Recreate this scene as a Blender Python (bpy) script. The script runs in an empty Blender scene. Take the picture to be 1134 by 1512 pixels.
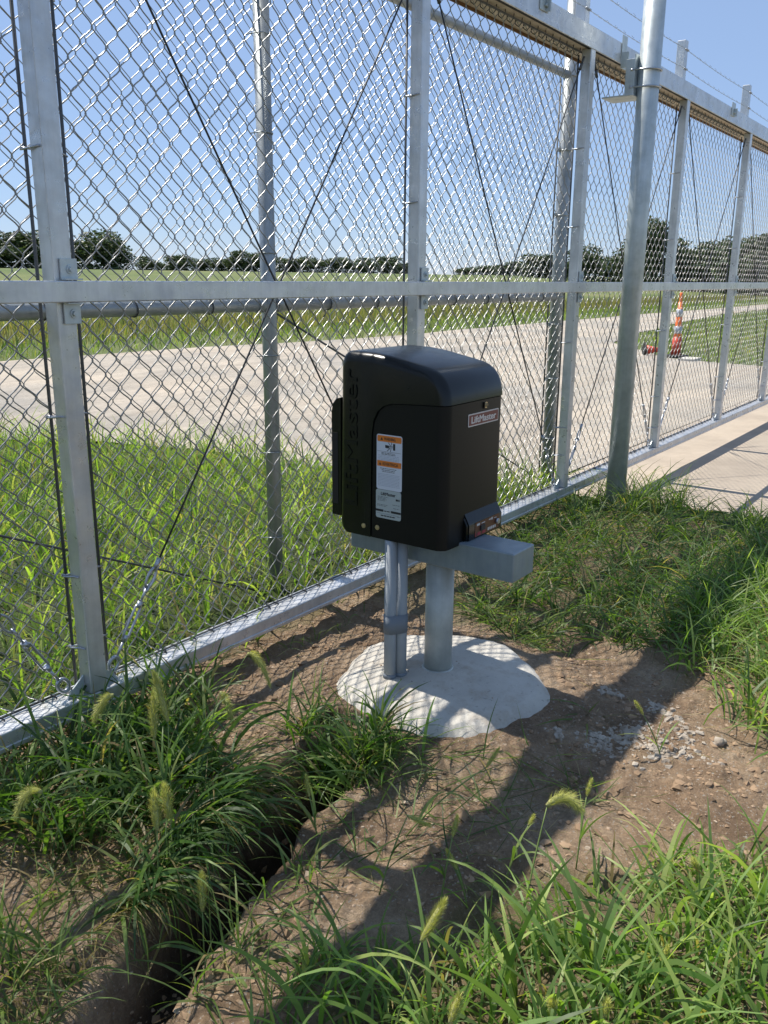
import bpy, bmesh, math, random
import numpy as np
from mathutils import Vector, Matrix
R_ = math.radians
random.seed(7); rng = np.random.default_rng(7)
sc = bpy.context.scene

# ---------------------------------------------------------------- camera, sky, sun
CAM = np.array([0.0, -2.05, 1.33]); FOC, PITCH, ROLL, YAW = 1267.8, .2657, .0074, .6284
hd = np.array([math.cos(YAW), math.sin(YAW), 0]); rt0 = np.array([math.sin(YAW), -math.cos(YAW), 0]); zz = np.array([0, 0, 1.])
FW = math.cos(PITCH)*hd - math.sin(PITCH)*zz
up0 = math.sin(PITCH)*hd + math.cos(PITCH)*zz
RT = math.cos(ROLL)*rt0 + math.sin(ROLL)*up0
UP = -math.sin(ROLL)*rt0 + math.cos(ROLL)*up0
cd = bpy.data.cameras.new('camera'); cam = bpy.data.objects.new('camera', cd); sc.collection.objects.link(cam)
M = Matrix([[RT[0], UP[0], -FW[0], CAM[0]], [RT[1], UP[1], -FW[1], CAM[1]], [RT[2], UP[2], -FW[2], CAM[2]], [0, 0, 0, 1]])
cam.matrix_world = M
cd.sensor_fit = 'VERTICAL'; cd.sensor_height = 24; cd.lens = FOC/1512*24
cd.clip_start = .02; cd.clip_end = 3000
sc.camera = cam

SUN_EL, SUN_AZ = 62.8, 1.0          # azimuth measured from +Y towards +X
w = bpy.data.worlds.new('World'); sc.world = w; w.use_nodes = True
nt = w.node_tree; bg = nt.nodes['Background']; sky = nt.nodes.new('ShaderNodeTexSky')
sky.sky_type = 'NISHITA'; sky.sun_disc = False; sky.sun_elevation = R_(SUN_EL); sky.sun_rotation = R_(SUN_AZ)
sky.altitude = 200; sky.air_density = 1.0; sky.dust_density = .0; sky.ozone_density = 3.0
cb = nt.nodes.new('ShaderNodeMix'); cb.data_type = 'RGBA'; cb.blend_type = 'MULTIPLY'; cb.inputs[0].default_value = 1
cb.inputs[7].default_value = (.93, .97, 1.16, 1); nt.links.new(sky.outputs[0], cb.inputs[6])
cf = nt.nodes.new('ShaderNodeMix'); cf.data_type = 'RGBA'; cf.inputs[0].default_value = .55; cf.inputs[7].default_value = (3.9, 5.4, 7.9, 1)
nt.links.new(cb.outputs[2], cf.inputs[6]); nt.links.new(cf.outputs[2], bg.inputs[0]); bg.inputs[1].default_value = .080
sl = bpy.data.lights.new('sun', 'SUN'); sl.energy = 5.0; sl.angle = R_(.42); sl.color = (1, .94, .85)
so = bpy.data.objects.new('sun', sl); sc.collection.objects.link(so)
so.rotation_euler = (R_(-(90-SUN_EL)), 0, R_(-SUN_AZ))
sc.view_settings.view_transform = 'Standard'; sc.view_settings.look = 'None'
sc.view_settings.exposure = 0.48; sc.view_settings.gamma = 1

# ---------------------------------------------------------------- pixel -> point on a plane
def ray(px, py):
    return FW + (px-567)/FOC*RT - (py-756)/FOC*UP
def Gz(px, py, z=0.):
    d = ray(px, py); return CAM + d*((z-CAM[2])/d[2])
def Gd(px, py, dist):                      # point at a horizontal distance
    d = ray(px, py); return CAM + d*(dist/math.hypot(d[0], d[1]))

# ---------------------------------------------------------------- node materials
def mat(name, base=(.5, .5, .5), rough=.6, metal=0., spec=.5):
    m = bpy.data.materials.new(name); m.use_nodes = True
    b = m.node_tree.nodes['Principled BSDF']
    b.inputs['Base Color'].default_value = (*base, 1); b.inputs['Roughness'].default_value = rough
    b.inputs['Metallic'].default_value = metal; b.inputs['Specular IOR Level'].default_value = spec
    return m
def nodes(m): return m.node_tree.nodes, m.node_tree.links, m.node_tree.nodes['Principled BSDF']
def noise(m, scale, detail=6, rough=.55, coord='Object', vscale=None):
    N, L, b = nodes(m)
    tc = N.new('ShaderNodeTexCoord'); n = N.new('ShaderNodeTexNoise')
    n.inputs['Scale'].default_value = scale; n.inputs['Detail'].default_value = detail; n.inputs['Roughness'].default_value = rough
    if vscale:
        mp = N.new('ShaderNodeMapping'); mp.inputs['Scale'].default_value = vscale
        L.new(tc.outputs[coord], mp.inputs[0]); L.new(mp.outputs[0], n.inputs['Vector'])
    else: L.new(tc.outputs[coord], n.inputs['Vector'])
    return n.outputs['Fac']
def ramp(m, fac, stops):
    N, L, b = nodes(m); r = N.new('ShaderNodeValToRGB')
    while len(r.color_ramp.elements) < len(stops): r.color_ramp.elements.new(.5)
    for e, (p, c) in zip(r.color_ramp.elements, stops):
        e.position = p; e.color = (*c, 1) if not isinstance(c, float) else (c, c, c, 1)
    L.new(fac, r.inputs[0]); return r.outputs[0]
def mix(m, fac, a, c, mode='MIX'):
    N, L, b = nodes(m); x = N.new('ShaderNodeMix'); x.data_type = 'RGBA'; x.blend_type = mode
    for s, v in ((x.inputs[0], fac), (x.inputs[6], a), (x.inputs[7], c)):
        if isinstance(v, (int, float)): s.default_value = v
        elif isinstance(v, tuple): s.default_value = (*v, 1)
        else: L.new(v, s)
    return x.outputs[2]
def bump(m, h, strength=.5, dist=.01):
    N, L, b = nodes(m); u = N.new('ShaderNodeBump'); u.inputs['Strength'].default_value = strength
    u.inputs['Distance'].default_value = dist; L.new(h, u.inputs['Height'])
    if b.inputs['Normal'].is_linked: L.new(b.inputs['Normal'].links[0].from_socket, u.inputs['Normal'])
    L.new(u.outputs[0], b.inputs['Normal'])
def setc(m, c): nodes(m)[1].new(c, nodes(m)[2].inputs['Base Color'])
def setr(m, c): nodes(m)[1].new(c, nodes(m)[2].inputs['Roughness'])

def metal_mat(name, lo, hi, rough, metal, streak=True):
    m = mat(name, hi, rough, metal)
    a = noise(m, 9, 6, .65); c = ramp(m, a, [(.32, lo), (.62, hi)])
    if streak:
        s = noise(m, 6, 5, .6, vscale=(12, 12, .7)); s2 = ramp(m, s, [(.42, 1.), (.75, .78)])
        c = mix(m, .5, c, s2, 'MULTIPLY')
    setc(m, c)
    r = ramp(m, noise(m, 22, 4), [(.3, max(rough-.1, .1)), (.7, rough+.14)]); setr(m, r)
    bump(m, noise(m, 120, 3), .08, .002)
    return m
ALU = metal_mat('aluminium', (.50, .51, .52), (.66, .67, .68), .33, .55)
GALV = metal_mat('galvanised_pipe', (.27, .30, .315), (.40, .43, .44), .40, .6)
GALVP = metal_mat('galvanised_post', (.40, .45, .455), (.56, .61, .62), .42, .4)
WIRE = mat('galvanised_wire', (.31, .312, .305), .34, .75)
FWIRE = mat('fence_wire', (.30, .305, .30), .34, .75)
DARKW = mat('dark_steel', (.10, .105, .11), .5, .5)
CABLE = mat('steel_cable', (.04, .042, .045), .55, .3)
ZINC = mat('zinc_plated', (.42, .44, .47), .34, .8)
TAN = metal_mat('track_underside', (.40, .33, .24), (.55, .47, .36), .6, .2, False)  # tan tint paints in light reflected up from the ground
RUSTY = mat('track_lip', (.20, .11, .05), .7, .2)
SLOT = mat('track_slot', (.02, .018, .015), .8)
BEAMG = metal_mat('painted_steel_beam', (.20, .245, .275), (.26, .31, .34), .42, .25)
POLEM = metal_mat('steel_pole', (.36, .38, .36), (.50, .52, .49), .5, .3)
PVC = mat('grey_pvc', (.27, .31, .345), .75, 0, .25); bump(PVC, noise(PVC, 60, 3), .05, .002)
setc(PVC, ramp(PVC, noise(PVC, 7, 5), [(.3, (.28, .31, .335)), (.7, (.36, .385, .40))]))
TAPE = mat('grey_tape', (.17, .195, .225), .7)
BLK = mat('black_plastic', (.005, .006, .006), .3, 0, .36)
bump(BLK, noise(BLK, 420, 2), .12, .0008)
setr(BLK, ramp(BLK, noise(BLK, 6, 6, .7), [(.3, .15), (.75, .30)]))
cb_ = ramp(BLK, noise(BLK, 14, 7, .7), [(.35, (.003, .0045, .0045)), (.8, (.007, .0085, .008))])
setc(BLK, mix(BLK, ramp(BLK, noise(BLK, 5, 9, .8, vscale=(1, 6, 1.2)), [(.58, 0.), (.8, .5)]), cb_, (.035, .034, .030)))
BLKF = mat('black_powder_coat', (.0065, .0068, .0062), .45, 0, .24); bump(BLKF, noise(BLKF, 500, 2), .12, .0008)
BRASS = mat('brass_screw', (.55, .45, .27), .35, .8)
def plain(n, c, r=.5): return mat(n, c, r)
WHITE = plain('label_white', (.62, .66, .74), .35); ORANGE = plain('label_orange', (.72, .21, .03), .4)
INK = plain('label_ink', (.02, .02, .025), .5); GREYL = plain('label_grey', (.42, .47, .47), .4)
FAINT = plain('label_small_print', (.30, .34, .42), .5); RED = plain('logo_red', (.13, .018, .02), .4)
LOGOW = plain('logo_white', (.55, .53, .52), .35); BROWN = plain('panel_brown', (.12, .045, .02), .5)

CONC = mat('concrete', (.6, .59, .56), .9)
c = ramp(CONC, noise(CONC, 5, 8, .6), [(.25, (.42, .40, .355)), (.6, (.54, .515, .46)), (.85, (.62, .59, .53))])
v = ramp(CONC, noise(CONC, 55, 3, .5), [(.28, .55), (.36, 1.)]); c = mix(CONC, .7, c, v, 'MULTIPLY')
st = ramp(CONC, noise(CONC, 8, 9, .75), [(.50, 0.), (.64, .6)]); c = mix(CONC, st, c, (.36, .30, .23))
setc(CONC, c); bump(CONC, noise(CONC, 30, 9, .75), .8, .012); bump(CONC, noise(CONC, 250, 3), .4, .0015)
CRUMB = mat('crumbled_concrete', (.42, .41, .39), .95)
setc(CRUMB, ramp(CRUMB, noise(CRUMB, 20, 5), [(.3, (.25, .205, .16)), (.7, (.43, .385, .32))])); bump(CRUMB, noise(CRUMB, 120, 4), .8, .004)
SLAB = mat('driveway_concrete', (.40, .34, .29), .9)
c = ramp(SLAB, noise(SLAB, 1.3, 8, .62), [(.25, (.30, .25, .195)), (.55, (.405, .34, .265)), (.8, (.45, .38, .29))])
c = mix(SLAB, .8, c, ramp(SLAB, noise(SLAB, 9, 9, .75), [(.3, .80), (.7, 1.)]), 'MULTIPLY'); setc(SLAB, c)
bump(SLAB, noise(SLAB, 90, 5), .3, .003)
GRAV = mat('gravel_road', (.36, .31, .26), .95)
c = ramp(GRAV, noise(GRAV, .45, 6, .6), [(.35, (.34, .312, .268)), (.62, (.495, .425, .335))])
c = mix(GRAV, .75, c, ramp(GRAV, noise(GRAV, 38, 5, .75), [(.25, .45), (.5, .95), (.75, 1.)]), 'MULTIPLY')
c = mix(GRAV, .7, c, ramp(GRAV, noise(GRAV, 9, 8, .8), [(.3, .6), (.55, 1.)]), 'MULTIPLY')
c = mix(GRAV, .8, c, ramp(GRAV, noise(GRAV, 1.6, 6, .65, vscale=(.22, 1.4, 1)), [(.35, .70), (.6, 1.)]), 'MULTIPLY'); setc(GRAV, c)
bump(GRAV, noise(GRAV, 45, 6, .7), .9, .012)
def ground_mat():
    m = mat('ground', (.2, .14, .1), .97)
    N, L, b = nodes(m)
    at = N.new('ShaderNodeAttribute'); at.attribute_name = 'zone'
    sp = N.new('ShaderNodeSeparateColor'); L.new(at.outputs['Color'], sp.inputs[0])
    soil = ramp(m, noise(m, 3.1, 9, .68), [(.30, (.23, .142, .080)), (.5, (.43, .295, .18)), (.70, (.62, .47, .32))])
    soil = mix(m, .7, soil, ramp(m, noise(m, 60, 6, .75), [(.3, .45), (.55, 1.)]), 'MULTIPLY')
    soil = mix(m, .75, soil, ramp(m, noise(m, 190, 4, .8), [(.32, .55), (.6, 1.)]), 'MULTIPLY')
    soil = mix(m, .5, soil, ramp(m, noise(m, 11, 5, .7), [(.35, .65), (.6, 1.)]), 'MULTIPLY')
    pebble = ramp(m, noise(m, 120, 2, .5), [(.64, 0.), (.67, 1.)])
    soil = mix(m, pebble, soil, (.42, .37, .31))
    turf = ramp(m, noise(m, 14, 8, .7), [(.3, (.030, .050, .012)), (.6, (.075, .105, .025)), (.8, (.17, .16, .06))])
    field = ramp(m, noise(m, .06, 8, .7), [(.35, (.085, .125, .028)), (.55, (.14, .165, .05)), (.75, (.22, .20, .085))])
    field = mix(m, .5, field, ramp(m, noise(m, 1.2, 8, .75), [(.3, .6), (.6, 1.)]), 'MULTIPLY')
    soil = mix(m, sp.outputs[2], soil, (.034, .023, .015)); c = mix(m, sp.outputs[0], soil, turf); c = mix(m, sp.outputs[1], c, field); setc(m, c)  # third zone channel paints the trench shade into the soil colour
    soilx = 0
    bump(m, noise(m, 26, 10, .82), 1., .03); bump(m, noise(m, 150, 4, .7), .9, .006)
    return m
GROUND = ground_mat()
def leaf_mat(name, trans=.55, tcol=(1.9, 2.15, .75)):
    m = bpy.data.materials.new(name); m.use_nodes = True
    N, L, b = nodes(m); out = N['Material Output']
    at = N.new('ShaderNodeAttribute'); at.attribute_name = 'tint'
    L.new(at.outputs['Color'], b.inputs['Base Color']); b.inputs['Roughness'].default_value = .5
    b.inputs['Specular IOR Level'].default_value = .45
    t = N.new('ShaderNodeBsdfTranslucent'); mm = N.new('ShaderNodeMix'); mm.data_type = 'RGBA'; mm.blend_type = 'MULTIPLY'
    mm.inputs[0].default_value = 1; L.new(at.outputs['Color'], mm.inputs[6]); mm.inputs[7].default_value = (*tcol, 1)
    L.new(mm.outputs[2], t.inputs[0]); ms = N.new('ShaderNodeMixShader'); ms.inputs[0].default_value = trans
    L.new(b.outputs[0], ms.inputs[1]); L.new(t.outputs[0], ms.inputs[2]); L.new(ms.outputs[0], out.inputs[0])
    return m
GRASSM = leaf_mat('grass_blade', .42)
TREEM = leaf_mat('tree_leaf', .18, (1.1, 1.2, .6))
BARK = mat('bark', (.07, .055, .04), .9); bump(BARK, noise(BARK, 12, 6), .8, .02)
SEED = leaf_mat('seed_bristle', .45, (1.2, 1.25, .6))

# ---------------------------------------------------------------- object helpers
def tag(o, label=None, cat=None, group=None, kind=None):
    if label: o['label'] = label
    if cat: o['category'] = cat
    if group: o['group'] = group
    if kind: o['kind'] = kind
    return o
def thing(name, loc, label, cat, group=None):
    o = bpy.data.objects.new(name, None); sc.collection.objects.link(o); o.location = loc; o.empty_display_size = .1
    return tag(o, label, cat, group)
def wloc(p):
    v = Vector((0, 0, 0))
    while p is not None: v = v + p.location; p = p.parent
    return v
class MB:
    def __init__(s): s.v = []; s.f = []; s.sm = []; s.mi = []
    def add(s, vs, fs, smooth=False, mi=0):
        o = len(s.v); s.v += [tuple(map(float, q)) for q in vs]
        for f in fs: s.f.append([o+i for i in f]); s.sm.append(smooth); s.mi.append(mi)
    def box(s, a, b, mi=0, bev=0.):
        x0, y0, z0 = a; x1, y1, z1 = b
        if bev > 0:
            bm = bmesh.new(); bmesh.ops.create_cube(bm, size=1)
            for v in bm.verts: v.co = Vector(((x0+x1)/2+v.co.x*(x1-x0), (y0+y1)/2+v.co.y*(y1-y0), (z0+z1)/2+v.co.z*(z1-z0)))
            bmesh.ops.bevel(bm, geom=bm.edges[:], offset=bev, segments=2, affect='EDGES', profile=.5)
            bm.verts.index_update()
            s.add([v.co[:] for v in bm.verts], [[v.index for v in f.verts] for f in bm.faces], False, mi); bm.free(); return
        s.add([(x0,y0,z0),(x1,y0,z0),(x1,y1,z0),(x0,y1,z0),(x0,y0,z1),(x1,y0,z1),(x1,y1,z1),(x0,y1,z1)],
              [(3,2,1,0),(4,5,6,7),(0,1,5,4),(1,2,6,5),(2,3,7,6),(3,0,4,7)], False, mi)
    def tube(s, pts, r, n=8, caps=True, smooth=True, mi=0, closed=False):
        pts = [Vector(p) for p in pts]; rs = r if isinstance(r, (list, tuple)) else [r]*len(pts)
        vs = []; prev = None; K = len(pts)
        for i, p in enumerate(pts):
            if closed: t = pts[(i+1) % K]-pts[i-1]
            else: t = pts[min(i+1, K-1)]-pts[max(i-1, 0)]
            if t.length < 1e-9: t = Vector((0, 0, 1))
            t.normalize()
            if prev is None:
                a = Vector((0, 0, 1)) if abs(t.z) < .9 else Vector((0, 1, 0)); u = t.cross(a).normalized()
            else:
                u = prev-t*prev.dot(t); u = u.normalized() if u.length > 1e-6 else t.orthogonal().normalized()
            prev = u; w_ = t.cross(u)
            for k in range(n):
                an = 2*math.pi*k/n; vs.append(p+(u*math.cos(an)+w_*math.sin(an))*rs[i])
        fs = []
        for i in range(K if closed else K-1):
            j = (i+1) % K
            for k in range(n): fs.append((i*n+k, i*n+(k+1) % n, j*n+(k+1) % n, j*n+k))
        if caps and not closed: fs.append(tuple(range(n))[::-1]); fs.append(tuple((K-1)*n+k for k in range(n)))
        s.add(vs, fs, smooth, mi)
        if caps and not closed: s.sm[-1] = s.sm[-2] = False
    def poly(s, vs, f, mi=0): s.add(vs, f, False, mi)
    def build(s, name, m, parent=None):
        me = bpy.data.meshes.new(name); L = wloc(parent)
        me.from_pydata([(a-L.x, b-L.y, c-L.z) for a, b, c in s.v], [], s.f); me.validate(); me.update()
        if len(me.polygons) == len(s.sm):
            me.polygons.foreach_set('use_smooth', s.sm); me.polygons.foreach_set('material_index', s.mi)
        for q in (m if isinstance(m, (list, tuple)) else [m]): me.materials.append(q)
        o = bpy.data.objects.new(name, me); sc.collection.objects.link(o); o.parent = parent
        return o
def np_mesh(name, V, F, m, parent=None, tint=None, smooth=False, attr='tint'):
    """V (n,3) world, F (k,4) quads"""
    L = wloc(parent); me = bpy.data.meshes.new(name); V = np.asarray(V, np.float32) - np.array([L.x, L.y, L.z], np.float32)
    k = F.shape[1]
    me.vertices.add(len(V)); me.vertices.foreach_set('co', V.ravel())
    me.loops.add(F.size); me.loops.foreach_set('vertex_index', F.astype(np.int32).ravel())
    me.polygons.add(len(F)); me.polygons.foreach_set('loop_start', np.arange(0, F.size, k, dtype=np.int32))
    me.polygons.foreach_set('loop_total', np.full(len(F), k, np.int32))
    me.polygons.foreach_set('use_smooth', np.full(len(F), smooth))
    me.update(calc_edges=True)
    if tint is not None:
        a = me.color_attributes.new(attr, 'FLOAT_COLOR', 'POINT')
        c4 = np.ones((len(V), 4), np.float32); c4[:, :3] = tint; a.data.foreach_set('color', c4.ravel())
    me.materials.append(m); o = bpy.data.objects.new(name, me); sc.collection.objects.link(o); o.parent = parent
    return o
def vnoise(x, y, seed=0):
    """smooth value noise"""
    xi = np.floor(x).astype(int); yi = np.floor(y).astype(int); fx = x-xi; fy = y-yi
    fx = fx*fx*(3-2*fx); fy = fy*fy*(3-2*fy)
    def h(a, b):
        q = (a*374761393 + b*668265263 + seed*1442695041) & 0xffffffff
        q = ((q ^ (q >> 13))*1274126177) & 0xffffffff
        return ((q ^ (q >> 16)) & 0xffff)/65535.
    return (h(xi, yi)*(1-fx)+h(xi+1, yi)*fx)*(1-fy)+(h(xi, yi+1)*(1-fx)+h(xi+1, yi+1)*fx)*fy
def fbm(x, y, seed=0, o=4):
    t = 0; a = .5
    for i in range(o): t = t+a*(vnoise(x*2**i, y*2**i, seed+i*17)-.5); a *= .5
    return t
def sstep(a, b, x):
    t = np.clip((x-a)/(b-a), 0, 1); return t*t*(3-2*t)
def seg_dist(x, y, P):
    """distance to polyline and fraction along it"""
    best = np.full(np.shape(x), 1e9); fr = np.zeros(np.shape(x)); n = len(P)-1
    for i in range(n):
        ax, ay = P[i][:2]; bx, by = P[i+1][:2]; dx, dy = bx-ax, by-ay
        t = np.clip(((x-ax)*dx+(y-ay)*dy)/(dx*dx+dy*dy), 0, 1)
        d = np.hypot(x-ax-t*dx, y-ay-t*dy); k = d < best
        best = np.where(k, d, best); fr = np.where(k, (i+t)/n, fr)
    return best, fr
def inpoly(x, y, P):
    r = np.zeros(np.shape(x), bool); n = len(P)
    for i in range(n):
        x0, y0 = P[i][:2]; x1, y1 = P[(i+1) % n][:2]
        k = ((y0 > y) != (y1 > y)) & (x < (x1-x0)*(y-y0)/((y1-y0) if y1 != y0 else 1e-9)+x0); r ^= k
    return r

# ---------------------------------------------------------------- ground
TR = [(1.76, -.62), (1.60, -.655), (1.342, -.70), (1.17, -.745), (1.02, -.80), (.82, -.87), (.62, -.93), (.2, -1.0)]
PADC = (2.225, -.675)
def ground_z(x, y):
    x = np.asarray(x, float); y = np.asarray(y, float)
    near = sstep(9, 5, np.hypot(x-2, y+.5))
    z = near*(fbm(x*1.6, y*1.6, 3, 3)*.05 + fbm(x*9, y*9, 5, 4)*.034 + fbm(x*28, y*28, 6, 2)*.022)
    # trench
    d, f = seg_dist(x + fbm(x*7, y*7, 9, 3)*.06, y + fbm(x*7, y*7, 13, 3)*.06, TR)
    hw = np.interp(f, [0, .15, .3, .5, .7, 1], [.05, .075, .085, .075, .06, .05])+.03*fbm(x*5, y*5, 21, 3)
    depth = .34-.15*sstep(.2, .7, f)
    z = z - depth*sstep(hw+.03, hw-.03, d)*(1-.25*(fbm(x*14, y*14, 23, 3)+.2))
    z = z + .035*sstep(.26, .12, np.abs(d-.02))*(d > hw)*(y > -.75)     # spoil on the fence side
    # ground slopes down to the drive and beyond the fence
    low = np.maximum(sstep(4.6, 5.7, x+.25*y), sstep(.6, 3.2, y))
    z = z - .13*low
    road = np.maximum((x > 5.35) & (y > -8) & (y < 13), 0)
    z = np.where((y > 2.6) | (x > 5.5), -.14 + .0*z, z)
    rp = np.hypot(x-PADC[0], y-PADC[1]); z = np.where(rp < .60, z*sstep(.25, .6, rp)*1. + (.040+.02*fbm(x*11, y*11, 61, 3))*sstep(.60, .38, rp)*(d > .1) + np.minimum(z, 0)*(1-sstep(.25, .6, rp)), z)
    # the field rises gently towards the tree line
    z = z + 2.1*sstep(15, 72, y)
    return z
def axis(a, b, s, grow, lim0, lim1):
    c = list(np.arange(a, b, s)); st = s; x = c[-1]
    while x < lim1: st *= grow; x += st; c.append(x)
    st = s; x = a; l = []
    while x > lim0: st *= grow; x -= st; l.append(x)
    return np.array(l[::-1]+c)
gx = axis(.4, 3.4, .0135, 1.06, -900, 1500); gy = axis(-1.75, .35, .0135, 1.06, -900, 1500)
GX, GY = np.meshgrid(gx, gy); GZ = ground_z(GX, GY)
nX, nY = len(gx), len(gy)
V = np.stack([GX.ravel(), GY.ravel(), GZ.ravel()], 1)
ii = (np.arange(nY-1)[:, None]*nX+np.arange(nX-1)[None]).ravel()
F = np.stack([ii, ii+1, ii+nX+1, ii+nX], 1)
dirt_poly = [(.3,-1.15),(1.0,-1.2),(1.45,-1.25),(1.9,-1.65),(2.4,-1.72),(3.1,-1.55),(3.5,-1.1),(3.1,-.7),(2.7,-.35),(2.8,.15),(.9,.18),(.5,-.1),(.3,-.5)]
soilm = inpoly(GX+fbm(GX*2, GY*2, 31)*.3, GY+fbm(GX*2, GY*2, 37)*.3, dirt_poly)
zone = np.zeros((nX*nY, 3)); zone[:, 0] = np.where(soilm.ravel(), 0., np.where((GX.ravel() < 4.8) & (GY.ravel() < .2), .35, 1.))
zone[:, 1] = sstep(9, 16, np.hypot(GX, GY).ravel())
zone[:, 2] = .9*sstep(-.07, -.18, GZ.ravel())*(GX.ravel() < 2.2)*(GY.ravel() < 0)*(GX.ravel() > -2)  # painted shade: soil darkens with depth inside the trench
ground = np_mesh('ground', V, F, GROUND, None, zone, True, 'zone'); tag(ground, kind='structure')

def sheet(name, pts, z, m, res=None, kind='structure'):
    bm = bmesh.new(); vs = [bm.verts.new((p[0], p[1], z)) for p in pts]; bm.faces.new(vs)
    bmesh.ops.triangulate(bm, faces=bm.faces[:]); me = bpy.data.meshes.new(name); bm.to_mesh(me); bm.free()
    me.materials.append(m); o = bpy.data.objects.new(name, me); sc.collection.objects.link(o); tag(o, kind=kind); return o
def rough_line(P, step, amp, seed):
    out = []
    for i in range(len(P)-1):
        a = np.array(P[i][:2]); b = np.array(P[i+1][:2]); n = max(1, int(np.linalg.norm(b-a)/step))
        for k in range(n):
            q = a+(b-a)*k/n; out.append((q[0]+float(fbm(q[0]*1.1, q[1]*1.1, seed))*amp, q[1]+float(fbm(q[0]*1.1, q[1]*1.1, seed+5))*amp))
    out.append(tuple(P[-1][:2])); return out
near_edge = [(5.3,.62),(5.25,1.2),(5.1,2.1),(5.05,3.2),(4.75,4.2),(4.2,5.4),(3.2,6.6),(1.5,7.6),(-2,8.2),(-20,8.5),(-120,8.5)]
far_edge = [(-120,12.3),(-20,12.3),(8,12.2),(12.9,12.1),(17.6,11.2),(29,11.5),(38,11.7),(54,11.6),(160,12.2)]
isl_top = [(160,9.3),(70,8.9),(48,8.9),(41,9.0),(31.8,7.9),(24.6,6.9),(20.2,5.9)]
isl_bot = [(20.2,5.9),(18.7,4.7),(16.9,3.5),(16.4,2.4),(16.2,.5),(16.4,-9)]
road_pts = rough_line(near_edge, .35, .5, 51)+rough_line(far_edge, 2, .9, 52)+rough_line(isl_top, 2, .6, 53)[:-1]+rough_line(isl_bot, .7, .3, 54)+[(12.3,-9),(12.3,.62)]
sheet('gravel_road', road_pts, -.12, GRAV)
bm_ = MB(); bm_.box((5.47,-9,-.3),(12.3,.62,-.118), 0, .008); o = bm_.build('driveway_slab', SLAB); tag(o, kind='structure')

# concrete footing round the operator post
def disc_pad():
    nr, na = 46, 150; V = []; F = []
    for i in range(nr+1):
        r = i/nr
        for j in range(na):
            a = 2*math.pi*j/na; rad = .372*(1+.035*math.sin(2*a+.6)+.025*math.sin(5*a+2)+.9*float(fbm(np.array(9+3*math.cos(a)), np.array(9+3*math.sin(a)), 88))*.12)
            x = PADC[0]+math.cos(a)*rad*r; y = PADC[1]+math.sin(a)*rad*r
            e = max(0, (r-.84)/.16); z = .092-.034*r*r-.042*e**1.5 + float(fbm(x*12, y*12, 71))*.010*(1+2.5*e) + float(fbm(x*45, y*45, 72))*.004*(1+2*e)
            if i == nr: z = -.04
            V.append((x, y, z))
    for i in range(nr):
        for j in range(na): F.append((i*na+j, i*na+(j+1) % na, (i+1)*na+(j+1) % na, (i+1)*na+j))
    return np.array(V), np.array(F)
pad = np_mesh('concrete_footing', *disc_pad(), CONC, None, None, True)
tag(pad, 'round pale concrete footing poured on the soil around the operator post', 'footing')

# ---------------------------------------------------------------- chain link mesh
def chain_mesh(x0, x1, z0, z1, y, Wd, Hd, r, n=5, phase=0):
    """real interlocked zigzag wires; returns V,F"""
    p = Wd/2; nw = max(2, int(round((x1-x0)/p))); p = (x1-x0)/nw; nb = int(round((z1-z0)/(Hd/2))); hz = (z1-z0)/nb
    Vs = []; Fs = []; off = 0; ov = r*.9; bend = .16
    ang = np.arange(n)*2*np.pi/n
    fine = n > 4; ts = (np.linspace(0, 1, 7) if fine else np.array([0, .22, .78, 1.]))
    for i in range(nw):
        pts = []
        for k in range(nb):
            right = (k+i+phase) % 2 == 0       # this strand starts on the right
            zb = z0+k*hz; xr, xl = x0+(i+1)*p+ov, x0+i*p-ov
            a, b = (xr, xl) if right else (xl, xr)
            for t in ts[:-1]:
                q = t-.38*math.sin(2*math.pi*t)/(2*math.pi)
                yy = (-1 if right else 1)*r*1.35*math.sin(math.pi*min(1, max(0, t)))**.5
                pts.append((a+(b-a)*q, y+yy, zb+hz*t))
        pts.append((b, y, z1))
        P = np.array(pts); T = np.gradient(P, axis=0); T /= np.linalg.norm(T, axis=1)[:, None]
        Y = np.array([0, 1., 0]); U = np.cross(T, Y); U /= np.linalg.norm(U, axis=1)[:, None]; W_ = np.cross(T, U)
        ring = P[:, None]+r*(U[:, None]*np.cos(ang)[None, :, None]+W_[:, None]*np.sin(ang)[None, :, None])
        K = len(P); Vs.append(ring.reshape(-1, 3))
        a = (np.arange(K-1)[:, None]*n+np.arange(n)[None]); b = (np.arange(K-1)[:, None]*n+(np.arange(n)[None]+1) % n)
        Fs.append(off+np.stack([a, b, b+n, a+n], -1).reshape(-1, 4)); off += K*n
    return np.concatenate(Vs), np.concatenate(Fs)

# ---------------------------------------------------------------- sliding gate
UX = [-1.87, -.24, 1.36, 3.05, 4.633, 6.236, 7.88, 9.50, 11.10]; PW = .057
ZB0, ZB1, ZT0, ZT1 = .085, .136, 2.50, 2.60
gate = thing('sliding_gate', (4.6, .05, 0), 'long aluminium cantilever gate filled with chain link mesh running across the whole view', 'gate')
def shaped_rail(x0, x1):
    m = MB(); m.box((x0, 0, ZB0), (x1, .10, ZB1), 0, .004); m.box((x0, -.004, ZB0-.004), (x1, .012, ZB0+.010), 0, .002); return m
shaped_rail(-2.2, 11.6).build('bottom_rail', ALU, gate)
m = MB(); m.box((-2.2, -.030, 1.263), (11.6, -.004, 1.318), 0, .003); m.build('middle_rail', ALU, gate)
m = MB(); m.box((-2.2, 0, ZT0+.004), (11.6, .17, ZT1), 0, .004); m.box((-2.2, -.003, ZT0-.006), (11.6, .006, ZT0+.02), 0, .002)
tb = m.build('track_beam', ALU, gate)
m = MB(); m.box((-2.2, .019, ZT0-.003), (11.6, .160, ZT0+.0035)); m.build('track_underside', TAN, tb)
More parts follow.
